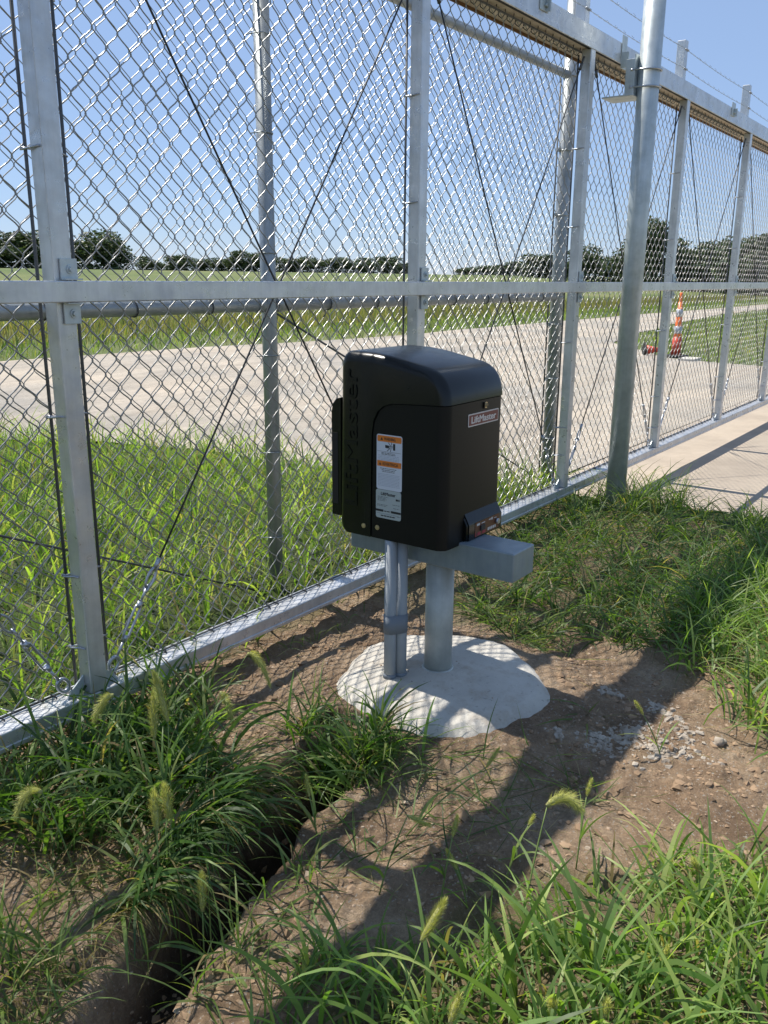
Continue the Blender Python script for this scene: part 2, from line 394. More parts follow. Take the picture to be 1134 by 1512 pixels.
m = MB(); m.box((-2.2, .0065, ZT0-.008), (11.6, .0185, ZT0+.0035)); m.build('track_slot', SLOT, tb)
m = MB(); m.box((-2.2, .162, ZT0-.016), (11.6, .168, ZT0+.0035)); m.build('track_lip', RUSTY, tb)
m = MB(); m.tube([(-2.2, .072, ZT0-.010), (11.6, .072, ZT0-.010)], .005, 6)
x = -.2
while x < 11:
    if min(abs(x-u-.03) for u in UX) > .05:
        m.tube([(x-.008, .05, ZT0-.004), (x-.006, .052, ZT0-.022), (x, .072, ZT0-.036), (x+.006, .092, ZT0-.022), (x+.008, .094, ZT0-.004)], .0024, 5)
    x += .0815
o = m.build('mesh_hook', DARKW, tb); o['kind'] = 'stuff'
for i, u in enumerate(UX):
    m = MB(); m.box((u, 0.0005, ZB1+.001), (u+PW, .055, ZT0-.003), 0, .004); up = m.build('upright', ALU, gate)
    m = MB(); m.box((u+.003, .05, ZT1+.001), (u+.061, .108, 2.865), 0, .005); m.build('post_extension', ALU, gate)
    for (za, zb) in ((1.3205, 1.374), (1.207, 1.2605)):
        m = MB()
        m.box((u+.016, -.0075, za), (u+.066, -.0015, zb), 0, .001)
        zc = (za+zb)/2; m.tube([(u+.044, -.0065, zc), (u+.044, -.011, zc)], .012, 14); m.tube([(u+.044, -.010, zc), (u+.044, -.018, zc)], .0075, 6)
        m.box((u+.016, -.028, zb-.001 if za < 1.28 else za-.0005), (u+.066, -.0075, zb+.0015 if za < 1.28 else za+.0035))
        m.build('rail_bracket', GALVP, up)
    # tension bars each side, with ties
    for s, xb in ((-1, u-.004), (1, u+PW+.052)):
        if 0 <= i < len(UX):
            m = MB(); m.tube([(xb, .070, ZB1+.01), (xb+.001, .070, 1.3), (xb, .070, ZT0-.03)], .0048, 7); tbn = m.build('tension_bar', DARKW, up)
    for zt in (.30, .52, .96, 1.62, 2.03):
        m = MB()
        zt += random.uniform(-.03, .03)
        m.tube([(u-.012, .078, zt), (u-.012, .062, zt), (u-.003, .03, zt+.004), (u-.003, .010, zt+.006)], .0032, 6)
        m.tube([(u-.014, .074, zt+.004), (u+.0, .064, zt+.002), (u+PW+.045, .064, zt), (u+PW+.06, .070, zt-.004), (u+PW+.056, .082, zt-.004)], .0030, 6)
        m.build('tie_wire', ZINC, up)
# mesh panels
for i in range(len(UX)-1):
    a, b = UX[i]+PW+.048, UX[i+1]+.0
    V, F = chain_mesh(a, b, ZB1+.006, ZT0-.012, .072, .082, .0875, .00205, 5 if i in (1, 2, 3, 4) else 4)
    np_mesh('mesh_panel', V, F, WIRE, gate, None, True)
    m = MB(); m.tube([(a-.02, .074, ZB1+.006), (b, .074, ZB1+.006)], .0036, 6)
    x = a+.02; k = 0
    while x < b:
        m.tube([(x-.006, .078, ZB1+.012), (x-.002, .062, ZB1+.012), (x+.004, .060, ZB1+.003), (x+.006, .078, ZB1+.003)], .0022, 5)
        if k % 6 == 2: m.tube([(x+.02, .086, ZB1+.03), (x+.022, .07, ZB1+.032), (x+.03, .052, ZB1+.004), (x+.033, .050, ZB1+.003), (x+.04, .07, ZB1+.02)], .0026, 6)
        x += .082; k += 1
    m.build('mesh_fixing', DARKW, gate)
# crossed brace cables with turnbuckles
def loop(m, c, ax, n_, a, b, r, k=14):
    c = Vector(c); ax = Vector(ax).normalized(); n_ = Vector(n_).normalized(); q = ax.cross(n_)
    m.tube([c+ax*a*math.cos(t*2*math.pi/k)+q*b*math.sin(t*2*math.pi/k) for t in range(k)], r, 6, closed=True)
def brace(p, q):
    p = Vector(p); q = Vector(q); d = (q-p).normalized(); nrm = Vector((0, 1, 0))
    m = MB(); st = p+d*.375; sag = [st.lerp(q, t) + Vector((0, 0, -.006*math.sin(math.pi*t))) for t in (0, .25, .5, .75, 1)]
    m.tube(sag, .0034, 7); o = m.build('brace_cable', CABLE, gate)
    t = MB(); side = d.cross(nrm)
    loop(t, p+d*.02, d, nrm, .024, .017, .0058); loop(t, p+d*.02, side, d.cross(side), .016, .02, .0045)
    t.tube([p+d*.035, p+d*.10], .0048, 7)
    for s in (-1, 1): t.tube([p+d*.10+side*.004*s, p+d*.112+side*s*.0105, p+d*.205+side*s*.0105, p+d*.217+side*.004*s], .0042, 7)
    t.tube([p+d*.094, p+d*.114], .0095, 8); t.tube([p+d*.203, p+d*.225], .0095, 8)
    t.tube([p+d*.222, p+d*.275], .0045, 7)
    loop(t, p+d*.268, d, side, .012, .009, .0035)
    loop(t, p+d*.305, d, nrm, .034, .0145, .0042); t.tube([p+d*.336, p+d*.372], [.0075, .0085], 8)
    t.build('turnbuckle', ZINC, o)
    c = MB(); c.tube([q-d*.05, q-d*.01], .008, 8); c.tube([q-d*.01, q+d*.03], .006, 6); c.build('cable_clamp', DARKW, o)
for i in range(len(UX)-1):
    a, b = UX[i]+PW, UX[i+1]
    yy = .034
    brace((a+.045, yy+.01, ZB1+.028), (b-.03, yy, 2.43)); brace((b-.055, yy+.005, ZB1+.028), (a+.085, yy, 2.43))
    for xx, s in ((a, 1), (b, -1)):   # cable anchor plates
        m = MB(); m.add([(xx+s*.002, .030, ZB1+.001), (xx+s*.058, .030, ZB1+.001), (xx+s*.046, .030, ZB1+.022), (xx+s*.002, .030, ZB1+.055),
                         (xx+s*.002, .036, ZB1+.001), (xx+s*.058, .036, ZB1+.001), (xx+s*.046, .036, ZB1+.022), (xx+s*.002, .036, ZB1+.055)],
                        [(0,1,2,3),(7,6,5,4),(0,4,5,1),(1,5,6,2),(2,6,7,3),(3,7,4,0)]); m.build('anchor_plate', GALVP, gate)
# clamps on the beam
for xc in (4.06, 7.30, .8, 10.5):
    m = MB(); m.box((xc-.045, -.006, ZT1-.06), (xc+.045, -.0005, ZT1+.035), 0, .002); m.box((xc+.012, -.03, ZT1-.06), (xc+.020, -.006, ZT1-.005), 0, .001)
    m.tube([(xc+.005, -.005, ZT1-.035), (xc+.005, -.018, ZT1-.035)], .008, 6); m.build('beam_clamp', GALVP, gate)
# barbed wire on the extensions
for zw in (2.690, 2.805):
    m = MB()
    for ph in (0, math.pi):
        pts = []
        for k in range(int(13.4/.02)):
            x = -2+k*.02; sag = .0
            for u0, u1 in zip(UX[:-1], UX[1:]):
                if u0 <= x < u1: t = (x-u0)/(u1-u0); sag = -.012*4*t*(1-t)
            pts.append((x, .046+.0018*math.cos(k*.9+ph), zw+sag+.0018*math.sin(k*.9+ph)))
        m.tube(pts, .0013, 3, False)
    x = -1.95
    while x < 11.3:
        for an in (.6, 2.3):
            dx, dz = .008*math.cos(an), .009*math.sin(an); m.tube([(x-dx, .041, zw-dz), (x, .048, zw), (x+dx, .052, zw+dz)], .0011, 3)
        x += .125
    m.build('barbed_wire', GALV, gate)
    for u in UX:
        m = MB(); m.tube([(u-.002, .048, zw), (u+.003, .043, zw+.004), (u+.058, .043, zw+.003), (u+.066, .05, zw)], .0035, 5)
        m.build('wire_clip', ZINC, gate)

# ---------------------------------------------------------------- fixed chain link fence behind the gate
FY = .42
fence = thing('chain_link_fence', (2.6, FY, 0), 'galvanised chain link fence with round posts standing just behind the sliding gate', 'fence')
for xp in (-2.7, -.05, 2.60):
    m = MB(); m.tube([(xp, FY, -.25), (xp, FY, 2.56)], .031, 20); fp = m.build('fence_post', GALV, fence)
    for zt in (.25, .62, 1.02, 1.42, 1.86, 2.2):
        m = MB()
        m.tube([(xp-.045, FY+.032, zt), (xp-.034, FY-.01, zt+.004), (xp-.02, FY-.030, zt+.004), (xp+.01, FY-.035, zt+.002), (xp+.032, FY-.012, zt), (xp+.045, FY+.034, zt-.006)], .0024, 5)
        m.build('tie_wire', GALV, fp)
xp = 5.285; m = MB(); m.tube([(xp, FY, -.3), (xp, FY, 3.1)], .040, 24); ep = m.build('end_post', GALV, fence)
for zt in (.3, .7, 1.05, 1.22, 1.72, 2.1, 2.52):
    m = MB()
    k = 18; m.tube([(xp+.0425*math.cos(2*math.pi*j/k), FY+.0425*math.sin(2*math.pi*j/k), zt) for j in range(k)], .0045, 5, closed=True)
    m.box((xp-.075, FY+.01, zt-.011), (xp-.038, FY+.017, zt+.011)); m.tube([(xp-.062, FY+.0, zt), (xp-.062, FY+.03, zt)], .005, 6)
    m.build('tension_band', GALV, ep)
m = MB(); m.tube([(xp-.07, FY+.024, .02), (xp-.07, FY+.024, 2.5)], .005, 6); m.build('tension_bar', DARKW, ep)
m = MB(); m.tube([(-3, FY, 2.525), (5.245, FY, 2.525)], .024, 18); m.build('top_rail', GALV, fence)
m = MB(); m.tube([(-3, FY+.0, 1.225), (5.245, FY+.0, 1.225)], .0275, 18); mr = m.build('middle_rail', GALV, fence)
x = -2.9
while x < 5.2:
    m = MB(); k = 12; m.tube([(x+.003*math.sin(j), FY+.030*math.cos(2*math.pi*j/k), 1.225+.030*math.sin(2*math.pi*j/k)) for j in range(k)], .0022, 4, closed=True)
    m.tube([(x, FY+.02, 1.198), (x+.004, FY+.01, 1.18), (x-.003, FY+.02, 1.165)], .0022, 4); x += .345
    m.build('tie_wire', DARKW, mr)
for q in (-.05, 2.60):
    for s in (-1, 1):
        m = MB(); m.tube([(q+s*.031, FY, 1.225), (q+s*.075, FY, 1.225)], .031, 16)
        m.build('rail_sleeve', GALV, mr)
for a, b in ((-2.68, -.09), (-.03, 2.56), (2.64, 5.24)):
    m = MB(); m.tube([(a, FY+.0, 1.19), (b, FY+.0, .0)], .0045, 6); m.build('truss_rod', DARKW, fence)
V, F = chain_mesh(-2.7, xp-.07, .0, 2.56, FY+.042, .082, .0875, .0018, 4, 1)
np_mesh('fence_mesh', V, F, FWIRE, fence, None, True)
m = MB(); m.tube([(-2.7, FY+.046, .09), (5.2, FY+.046, .08)], .0022, 4); m.build('tension_wire', DARKW, fence)

# ---------------------------------------------------------------- big round gate guide post
GP = (4.95, -.20)
gp = thing('gate_guide_post', (GP[0], GP[1], -.1), 'tall thick round galvanised post standing in front of the gate at the drive edge', 'post')
m = MB(); m.tube([(GP[0], GP[1], -.3), (GP[0], GP[1], 3.6)], .0575, 32); m.build('post', GALVP, gp)
m = MB(); k = 28
m.tube([(GP[0]+.088*math.cos(2*math.pi*j/k), GP[1]+.088*math.sin(2*math.pi*j/k), -.005) for j in range(k)], .0065, 8, closed=True)
m.tube([(GP[0], GP[1], -.2), (GP[0], GP[1], -.008)], .086, 28); m.build('base_sleeve', GALVP, gp)
m = MB(); m.tube([(GP[0]+.17, GP[1]+.02, -.2), (GP[0]+.17, GP[1]+.02, -.02)], .06, 22); m.build('sleeve_stub', DARKW, gp)
bk = MB()
bk.box((4.885, -.145, 2.300), (5.015, -.138, 2.50), 0, .002)          # back plate against the post
bk.box((4.878, -.145, 2.300), (4.884, -.095, 2.475), 0, .0015)
bk.box((5.016, -.145, 2.300), (5.022, -.095, 2.475), 0, .0015)
bk.box((4.87, -.15, 2.292), (5.03, .03, 2.2995), 0, .002)
bk.box((5.03, -.006, 2.47), (5.10, -.0008, 2.64), 0, .002); bk.box((5.03, -.045, 2.47), (5.036, -.006, 2.55), 0, .001)
br = bk.build('roller_bracket', GALVP, gp)
for zc in (2.335, 2.420):
    m = MB(); P = [(GP[0]-.068, -.13, zc)]
    for j in range(13):
        a = math.pi+math.pi*j/12; P.append((GP[0]+.0635*math.cos(a), GP[1]+.0635*math.sin(a), zc))
    P.append((GP[0]+.068, -.13, zc)); m.tube(P, .0058, 8)
    for s in (-1, 1): m.tube([(GP[0]+s*.066, -.137, zc), (GP[0]+s*.066, -.122, zc)], .010, 6)
    m.build('u_bolt', ZINC, gp)

# ---------------------------------------------------------------- operator stand
PX, PY = 2.215, -.665
stand = thing('operator_stand', (PX, PY, .085), 'round steel pole with a square grey crossbeam carrying the black gate opener', 'stand')
m = MB(); m.tube([(PX, PY, .0), (PX, PY, .466)], .0455, 32); m.build('pole', POLEM, stand)
m = MB(); k = 30; m.tube([(PX+.048*math.cos(2*math.pi*j/k), PY+.048*math.sin(2*math.pi*j/k), .092) for j in range(k)], .005, 6, closed=True); m.build('weld_seam', POLEM, stand)
BX0, BX1 = 2.150, 2.283; BZ0, BZ1 = .466, .556
m = MB(); m.box((BX0, -.957, BZ0), (BX1, -.352, BZ1), 0, .004); m.build('crossbeam', BEAMG, stand)
def conduit(x, y, label):
    r = thing('conduit_pipe', (x, y, .085), label, 'conduit')
    m = MB(); m.tube([(x, y, .0), (x, y, .547)], .0195, 20); m.build('pipe', PVC, r)
    m = MB(); k = 20; m.tube([(x, y, .08), (x+.001, y, .0935)], [.0225, .0205], 20); m.build('sealant', TAPE, r)
    return r
conduit(2.078, -.568, 'grey plastic conduit pipe left of its twin rising from the footing into the black box')
conduit(2.109, -.588, 'grey plastic conduit pipe right of its twin and nearest the steel pole')
def strap():
    m = MB(); pts = []; a0 = math.atan2(-.588+.568, 2.109-2.078)
    for (qx, qy), st in (((2.078, -.568), math.pi/2), ((2.109, -.588), -math.pi/2)):
        for j in range(11): a = a0+st+math.pi*j/10; pts.append((qx+.0208*math.cos(a), qy+.0208*math.sin(a)))
    n = len(pts); m.add([(a, b, .236) for a, b in pts]+[(a, b, .298) for a, b in pts], [(i, (i+1) % n, n+(i+1) % n, n+i) for i in range(n)], True)
    o = m.build('grey_tape', TAPE); sm = o.modifiers.new('s', 'SOLIDIFY'); sm.thickness = .001; sm.offset = 1
    tag(o, 'band of dark grey tape wrapped round both conduit pipes', 'tape')
strap()

# ---------------------------------------------------------------- black gate operator box
X0, X1, Y0, Y1, Z0, Z1 = 2.058, 2.405, -.772, -.372, .548, 1.118   # Y0 front (towards camera)
box = thing('gate_opener', (2.23, -.57, .55), 'black plastic gate opener box with a sloped lid and warning labels', 'gate opener')
def prism(prof, x0, x1):
    """prof: list of (y,z); returns bm with side outline edges known"""
    bm = bmesh.new(); a = [bm.verts.new((x0, y, z)) for y, z in prof]; b = [bm.verts.new((x1, y, z)) for y, z in prof]; n = len(prof)
    bm.faces.new(a); bm.faces.new(b[::-1])
    for i in range(n): bm.faces.new((a[i], b[i], b[(i+1) % n], a[(i+1) % n]))
    bmesh.ops.recalc_face_normals(bm, faces=bm.faces[:])
    side = {}
    bm.edges.ensure_lookup_table()
    for i in range(n):
        for L_ in (a, b):
            e = bm.edges.get((L_[i], L_[(i+1) % n])); side.setdefault(i, []).append(e)
    return bm, side
def bm_obj(name, bm, m, parent, smooth_ang=35):
    L = wloc(parent); bmesh.ops.translate(bm, verts=bm.verts[:], vec=-L); me = bpy.data.meshes.new(name)
    for f in bm.faces: f.smooth = True
    for e in bm.edges:
        if len(e.link_faces) == 2 and e.calc_face_angle(0) > R_(smooth_ang): e.smooth = False
    bm.to_mesh(me); bm.free(); me.materials.append(m); o = bpy.data.objects.new(name, me); sc.collection.objects.link(o); o.parent = parent
    return o
SEAM = [(-.772, .982), (-.62, .976), (-.575, .972), (-.548, .962), (-.527, .945), (-.512, .915), (-.506, .875), (-.502, .548)]
prof = list(SEAM)
prof += [(-.40, .548), (-.385, .551), (-.376, .562), (-.372, .58)]
prof += [(-.380, 1.07), (-.384, 1.092), (-.393, 1.108), (-.407, 1.117), (-.425, 1.119)]
prof += [(-.50, 1.117), (-.56, 1.110), (-.64, 1.095), (-.700, 1.083), (-.722, 1.075), (-.741, 1.062), (-.756, 1.044), (-.766, 1.020), (-.770, 1.0)]
def hood_mesh():
    P = [Vector((0, y, z)) for y, z in prof]; n = len(P); ns = len(SEAM); W = []
    for i in range(n):
        if i < ns: W.append(0. if i < ns-1 else 0.); continue
        W.append(1.)
    N_ = []
    for i in range(n):
        t = (P[(i+1) % n]-P[i-1]).normalized(); N_.append(Vector((0, -t.z, t.y)))
    c = sum(P, Vector())/n
    N_ = [q if q.dot(p-c) < 0 else -q for q, p in zip(N_, P)]   # inward
    r = .030; K = 7; layers = []
    for sgn in (0, 1):
        for k in range(K):
            th = math.pi/2*k/(K-1) if sgn == 0 else math.pi/2*(K-1-k)/(K-1)
            xo = r*(1-math.cos(th)) if True else 0; ins = r*(1-math.sin(th))
            x = X0+xo if sgn == 0 else X1-xo
            L_ = []
            for i in range(n):
                w_ = W[i]; q = P[i]+N_[i]*ins*w_
                if 0 < w_ and P[i].z < .60: q = P[i]+Vector((0, -ins*.9, 0))*w_*(1 if P[i].y > -.39 else .3)
                if i == 0: q = P[i]+Vector((0, ins*.9, 0))
                L_.append((x, q.y, q.z))
            layers.append(L_)
    bm = bmesh.new(); R = [[bm.verts.new(v) for v in L_] for L_ in layers]
    for a_, b_ in zip(R[:-1], R[1:]):
        for i in range(n): bm.faces.new((a_[i], b_[i], b_[(i+1) % n], a_[(i+1) % n]))
    bm.faces.new(R[0][::-1]); bm.faces.new(R[-1]); bmesh.ops.recalc_face_normals(bm, faces=bm.faces[:]); return bm
hood = bm_obj('hood', hood_mesh(), BLK, box, 28)
# lower front cover, 3 mm inside the hood line
low = [(-.770, .548), (-.770, .979), (-.62, .973), (-.577, .969), (-.551, .959), (-.531, .943), (-.516, .913), (-.509, .875), (-.505, .548)]
bm, side = prism(low, X0+.003, X1-.003)
ed = [e for e in side[0]]+[e for e in side[8]]
bot = [e for e in bm.edges if all(abs(v.co.z-.548) < 1e-5 for v in e.verts) and all(abs(v.co.y+.770) < 1e-5 for v in e.verts)]
bmesh.ops.bevel(bm, geom=[e for e in side[0]], offset=.032, segments=6, affect='EDGES', profile=.5)
front = bm_obj('front_cover', bm, BLKF, box)
# dark core behind the joint
m = MB(); m.box((X0+.012, -.755, .552), (X1-.012, -.45, 1.0)); m.build('inner_shell', SLOT, box)
# rear flange towards the gate
bm, side = prism([(-.3715, .592), (-.3715, .972), (-.350, .966), (-.336, .950), (-.330, .925), (-.330, .60), (-.335, .592)], X0+.018, X1-.02)
bmesh.ops.bevel(bm, geom=[e for i in (2, 3, 4) for e in side[i]], offset=.006, segments=2, affect='EDGES')
rf = bm_obj('rear_guard', bm, BLK, box)
m = MB(); m.box((X0+.0165, -.360, .63), (X0+.0178, -.338, .86)); m.build('guard_opening', SLOT, rf)

_txt_cache = {}
def text_mesh(s, size, depth, offset=0., bold=False):
    c = bpy.data.curves.new('t', 'FONT'); c.body = s; c.size = size; c.extrude = depth; c.offset = offset; c.align_x = 'LEFT'; c.resolution_u = 4
    o = bpy.data.objects.new('t', c); sc.collection.objects.link(o); dg = bpy.context.evaluated_depsgraph_get(); dg.update()
    me = bpy.data.meshes.new_from_object(o.evaluated_get(dg)); bpy.data.objects.remove(o); bpy.data.curves.remove(c)
    return me
def put_text(name, s, origin, xa, ya, width, height, depth, m, parent, offset=0.):
    """fit text into width x height at origin, letters along xa, up along ya"""
    me0 = text_mesh(s, 1., 0.05, 0); nv = len(me0.vertices); co = np.zeros(nv*3); me0.vertices.foreach_get('co', co); co = co.reshape(-1, 3)
    fs = [list(p.vertices) for p in me0.polygons]; bpy.data.meshes.remove(me0)
    cop = [(0, 0, 1.)] if offset <= 0 else [(0, 0, 1.), (-offset, 0, .95), (offset, 0, .90), (0, offset*.7, .85), (0, -offset*.7, .80)]
    C = np.concatenate([co*np.array([1, 1, k]) + np.array([dx, dy, 0]) for dx, dy, k in cop]); FS = [[i+q*nv for i in f] for q in range(len(cop)) for f in fs]
    mn, mx = C.min(0), C.max(0); u = (C[:, 0]-mn[0])/(mx[0]-mn[0])*width; v = (C[:, 1]-mn[1])/(mx[1]-mn[1])*height
    xa = np.array(xa, float); ya = np.array(ya, float); na = np.cross(xa, ya); wv = (C[:, 2]-mn[2])/(mx[2]-mn[2])*depth
    P = np.array(origin)+u[:, None]*xa+v[:, None]*ya+wv[:, None]*na; L = wloc(parent); P -= np.array([L.x, L.y, L.z])
    me = bpy.data.meshes.new(name); me.from_pydata(P.tolist(), [], FS)
    me.vertices.foreach_set('co', P.ravel()); me.polygons.foreach_set('use_smooth', [False]*len(me.polygons)); me.update(); me.name = name; me.materials.clear(); me.materials.append(m)
    o = bpy.data.objects.new(name, me); sc.collection.objects.link(o); o.parent = parent; return o
def rrect(m, o, xa, ya, w_, h_, r, d, mi=0):
    o = np.array(o, float); xa = np.array(xa, float); ya = np.array(ya, float); na = np.cross(xa, ya); P = []
    for cx, cy, a0 in ((w_-r, h_-r, 0), (r, h_-r, 90), (r, r, 180), (w_-r, r, 270)):
        for k in range(5):
            a = R_(a0+k*22.5); P.append(o+xa*(cx+r*math.cos(a))+ya*(cy+r*math.sin(a)))
    n = len(P); top = [p+na*d for p in P]
    m.add(P+top, [tuple(range(n, 2*n))]+[(i, (i+1) % n, n+(i+1) % n, n+i) for i in range(n)], False, mi)
# raised lettering up the side
put_text('raised_lettering', 'LiftMaster', (X0-.0003, -.452, .640), (0, 0, 1), (0, 1, 0), .425, .052, .0026, BLK, hood, .012)
# labels
SX = X0+.003; xa, ya = (0, -1, 0), (0, 0, 1)
m = MB(); rrect(m, (SX-.0003, -.524, .708), xa, ya, .094, .170, .007, .0008); ws = m.build('warning_label', WHITE, front)
m = MB(); rrect(m, (SX-.0012, -.5265, .856), xa, ya, .089, .0185, .004, .0003); m.build('label_band', ORANGE, ws)
m = MB(); rrect(m, (SX-.0012, -.5265, .780), xa, ya, .089, .0175, .001, .0003); m.build('label_band', ORANGE, ws)
put_text('label_lettering', 'WARNING', (SX-.0016, -.552, .8605), xa, ya, .042, .0095, .0002, INK, ws, .02)
put_text('label_lettering', 'ADVERTENCIA', (SX-.0016, -.546, .7840), xa, ya, .058, .0092, .0002, INK, ws, .02)
m = MB()
def tri(m, y, z, s): m.add([(SX-.0016, y, z), (SX-.0016, y-s, z), (SX-.0016, y-s/2, z+s*.9)], [(0, 1, 2)])
tri(m, -.538, .8605, .010); tri(m, -.533, .784, .009)
for (a, b, c_, d_) in ((-.5265, -.6135, .8258, .8266),): m.add([(SX-.0014, a, c_), (SX-.0014, b, c_), (SX-.0014, b, d_), (SX-.0014, a, d_)], [(0, 1, 2, 3)])
def q2(m, P): m.add([(SX-.0014, y, z) for y, z in P], [tuple(range(len(P)))])
q2(m, [(-.585,.833),(-.593,.833),(-.593,.853),(-.585,.853)]); q2(m, [(-.556,.838),(-.570,.837),(-.570,.846),(-.556,.847)])
q2(m, [(-.570,.8385),(-.584,.840),(-.584,.8415),(-.570,.8405)]); q2(m, [(-.570,.843),(-.584,.8435),(-.584,.845),(-.570,.8455)])
q2(m, [(-.566,.855),(-.568,.8555),(-.577,.846),(-.575,.845)]); q2(m, [(-.578,.856),(-.580,.856),(-.581,.847),(-.579,.847)])
q2(m, [(-.562,.829),(-.564,.828),(-.575,.8375),(-.573,.8385)]); q2(m, [(-.574,.8275),(-.576,.8275),(-.579,.838),(-.577,.838)])
m.build('pinch_pictogram', INK, ws)
m = MB()
def bars(m, z, w_, y0=-.530, h=.0012):
    a = y0
    while a > y0-w_:
        l = random.uniform(.004, .011); b = max(a-l, y0-w_); m.add([(SX-.0014, a, z), (SX-.0014, b, z), (SX-.0014, b, z+h), (SX-.0014, a, z+h)], [(0, 1, 2, 3)]); a = b-.0018
for z in (.813, .8085, .804, .800): bars(m, z, .078)
for z in (.7555, .751, .7465, .742, .7375, .733, .7285, .724, .7195): bars(m, z, .080)
m.build('small_print', FAINT, ws)
m = MB()
for z, w_, y0 in ((.821, .05, -.542), (.817, .052, -.542), (.773, .06, -.538), (.768, .05, -.543), (.7635, .045, -.546)): bars(m, z, w_, y0, .0018)
m.build('bold_print', INK, ws)
m = MB(); rrect(m, (SX-.0003, -.522, .617), xa, ya, .094, .090, .007, .0006); rl = m.build('rating_label', GREYL, front)
put_text('label_lettering', 'LiftMaster', (SX-.0012, -.541, .6895), xa, ya, .055, .0105, .0002, INK, rl, .03)
m = MB()
q2(m, [(-.522,.6375),(-.551,.6375),(-.551,.6445),(-.522,.6445)]); q2(m, [(-.579,.6375),(-.616,.6375),(-.616,.6445),(-.579,.6445)])
for z, w_, y0, h in ((.6235, .055, -.541, .0035), (.639, .022, -.554, .003)): bars(m, z, w_, y0, h)
for z, w_, y0, h in ((.684, .04, -.529, .0011), (.680, .03, -.529, .0011), (.676, .034, -.529, .0011), (.672, .028, -.529, .0011), (.664, .026, -.585, .0012), (.659, .04, -.527, .0011), (.655, .036, -.527, .0011), (.653, .022, -.588, .0011), (.631, .08, -.528, .0008), (.6285, .012, -.603, .0012), (.678, .014, -.597, .006)): bars(m, z, w_, y0, h)
m.build('bold_print', INK, rl)
# brand plate on the front
m = MB(); rrect(m, (2.180, -.7702, .906), (1, 0, 0), (0, 0, 1), .182, .038, .003, .0012); bp = m.build('name_plate', LOGOW, front)
m = MB(); rrect(m, (2.1835, -.7716, .9095), (1, 0, 0), (0, 0, 1), .175, .031, .002, .0003); m.build('plate_field', RED, bp)
put_text('plate_lettering', 'LiftMaster', (2.196, -.7721, .9145), (1, 0, 0), (0, 0, 1), .150, .0215, .0004, LOGOW, bp, .035)
def screw(name, c, ax, r, m_, parent, slot=True):
    m = MB(); c = Vector(c); ax = Vector(ax); m.tube([c, c+ax*.0016], r, 16); m.tube([c+ax*.0016, c+ax*.0032], [r*.72, r*.55], 16); o = m.build(name, m_, parent)
    return o
screw('screw', (X0-.0004, -.4765, .581), (-1, 0, 0), .0078, BRASS, hood); screw('screw', (SX-.0004, -.5275, .583), (-1, 0, 0), .0078, BRASS, front)
lk = screw('lock', (2.283, -.7705, .962), (0, -1, 0), .0095, BRASS, front)
m = MB(); m.box((2.282, -.7755, .956), (2.2842, -.7738, .968)); m.build('keyhole', INK, lk)
m = MB(); m.box((2.268, -.7745, .952), (2.2725, -.7708, .972), 0, .001); m.build('lock_cover', BLK, lk)
# reset / power panel housing low on the front
bm, side = prism([(-.770, .556), (-.785, .556), (-.788, .560), (-.788, .606), (-.785, .612), (-.770, .640)], 2.170, 2.388)
bmesh.ops.bevel(bm, geom=[e for i in range(1, 5) for e in side[i]], offset=.008, segments=3, affect='EDGES'); hp = bm_obj('switch_housing', bm, BLK, front)
fx, fz = (1, 0, 0), (0, 0, 1)
m = MB(); rrect(m, (2.212, -.7884, .562), fx, fz, .150, .046, .003, .0006); m.build('switch_panel', BROWN, hp)
m = MB()
for a, b, c_, d_ in ((2.222, 2.240, .596, .603), (2.250, 2.272, .598, .601), (2.296, 2.310, .599, .602), (2.312, 2.320, .597, .605), (2.330, 2.345, .598, .600)): m.box((a, -.7896, c_), (b, -.7891, d_))
for k in range(5): m.box((2.290+k*.011, -.7896, .567), (2.298+k*.011, -.7891, .576))
m.build('panel_marking', LOGOW, hp)
m = MB(); m.box((2.214, -.7896, .563), (2.217, -.7891, .577)); m.box((2.226, -.7896, .565), (2.246, -.7891, .574)); m.box((2.256, -.7896, .565), (2.276, -.7891, .574)); m.build('red_marking', plain('marking_red', (.35, .03, .05)), hp)
m = MB(); m.box((2.242, -.794, .577), (2.268, -.7892, .594), 0, .001); m.build('power_switch', INK, hp)
m = MB(); m.tube([(2.345, -.7892, .587), (2.345, -.799, .587)], .0085, 16); m.build('reset_knob', ZINC, hp)

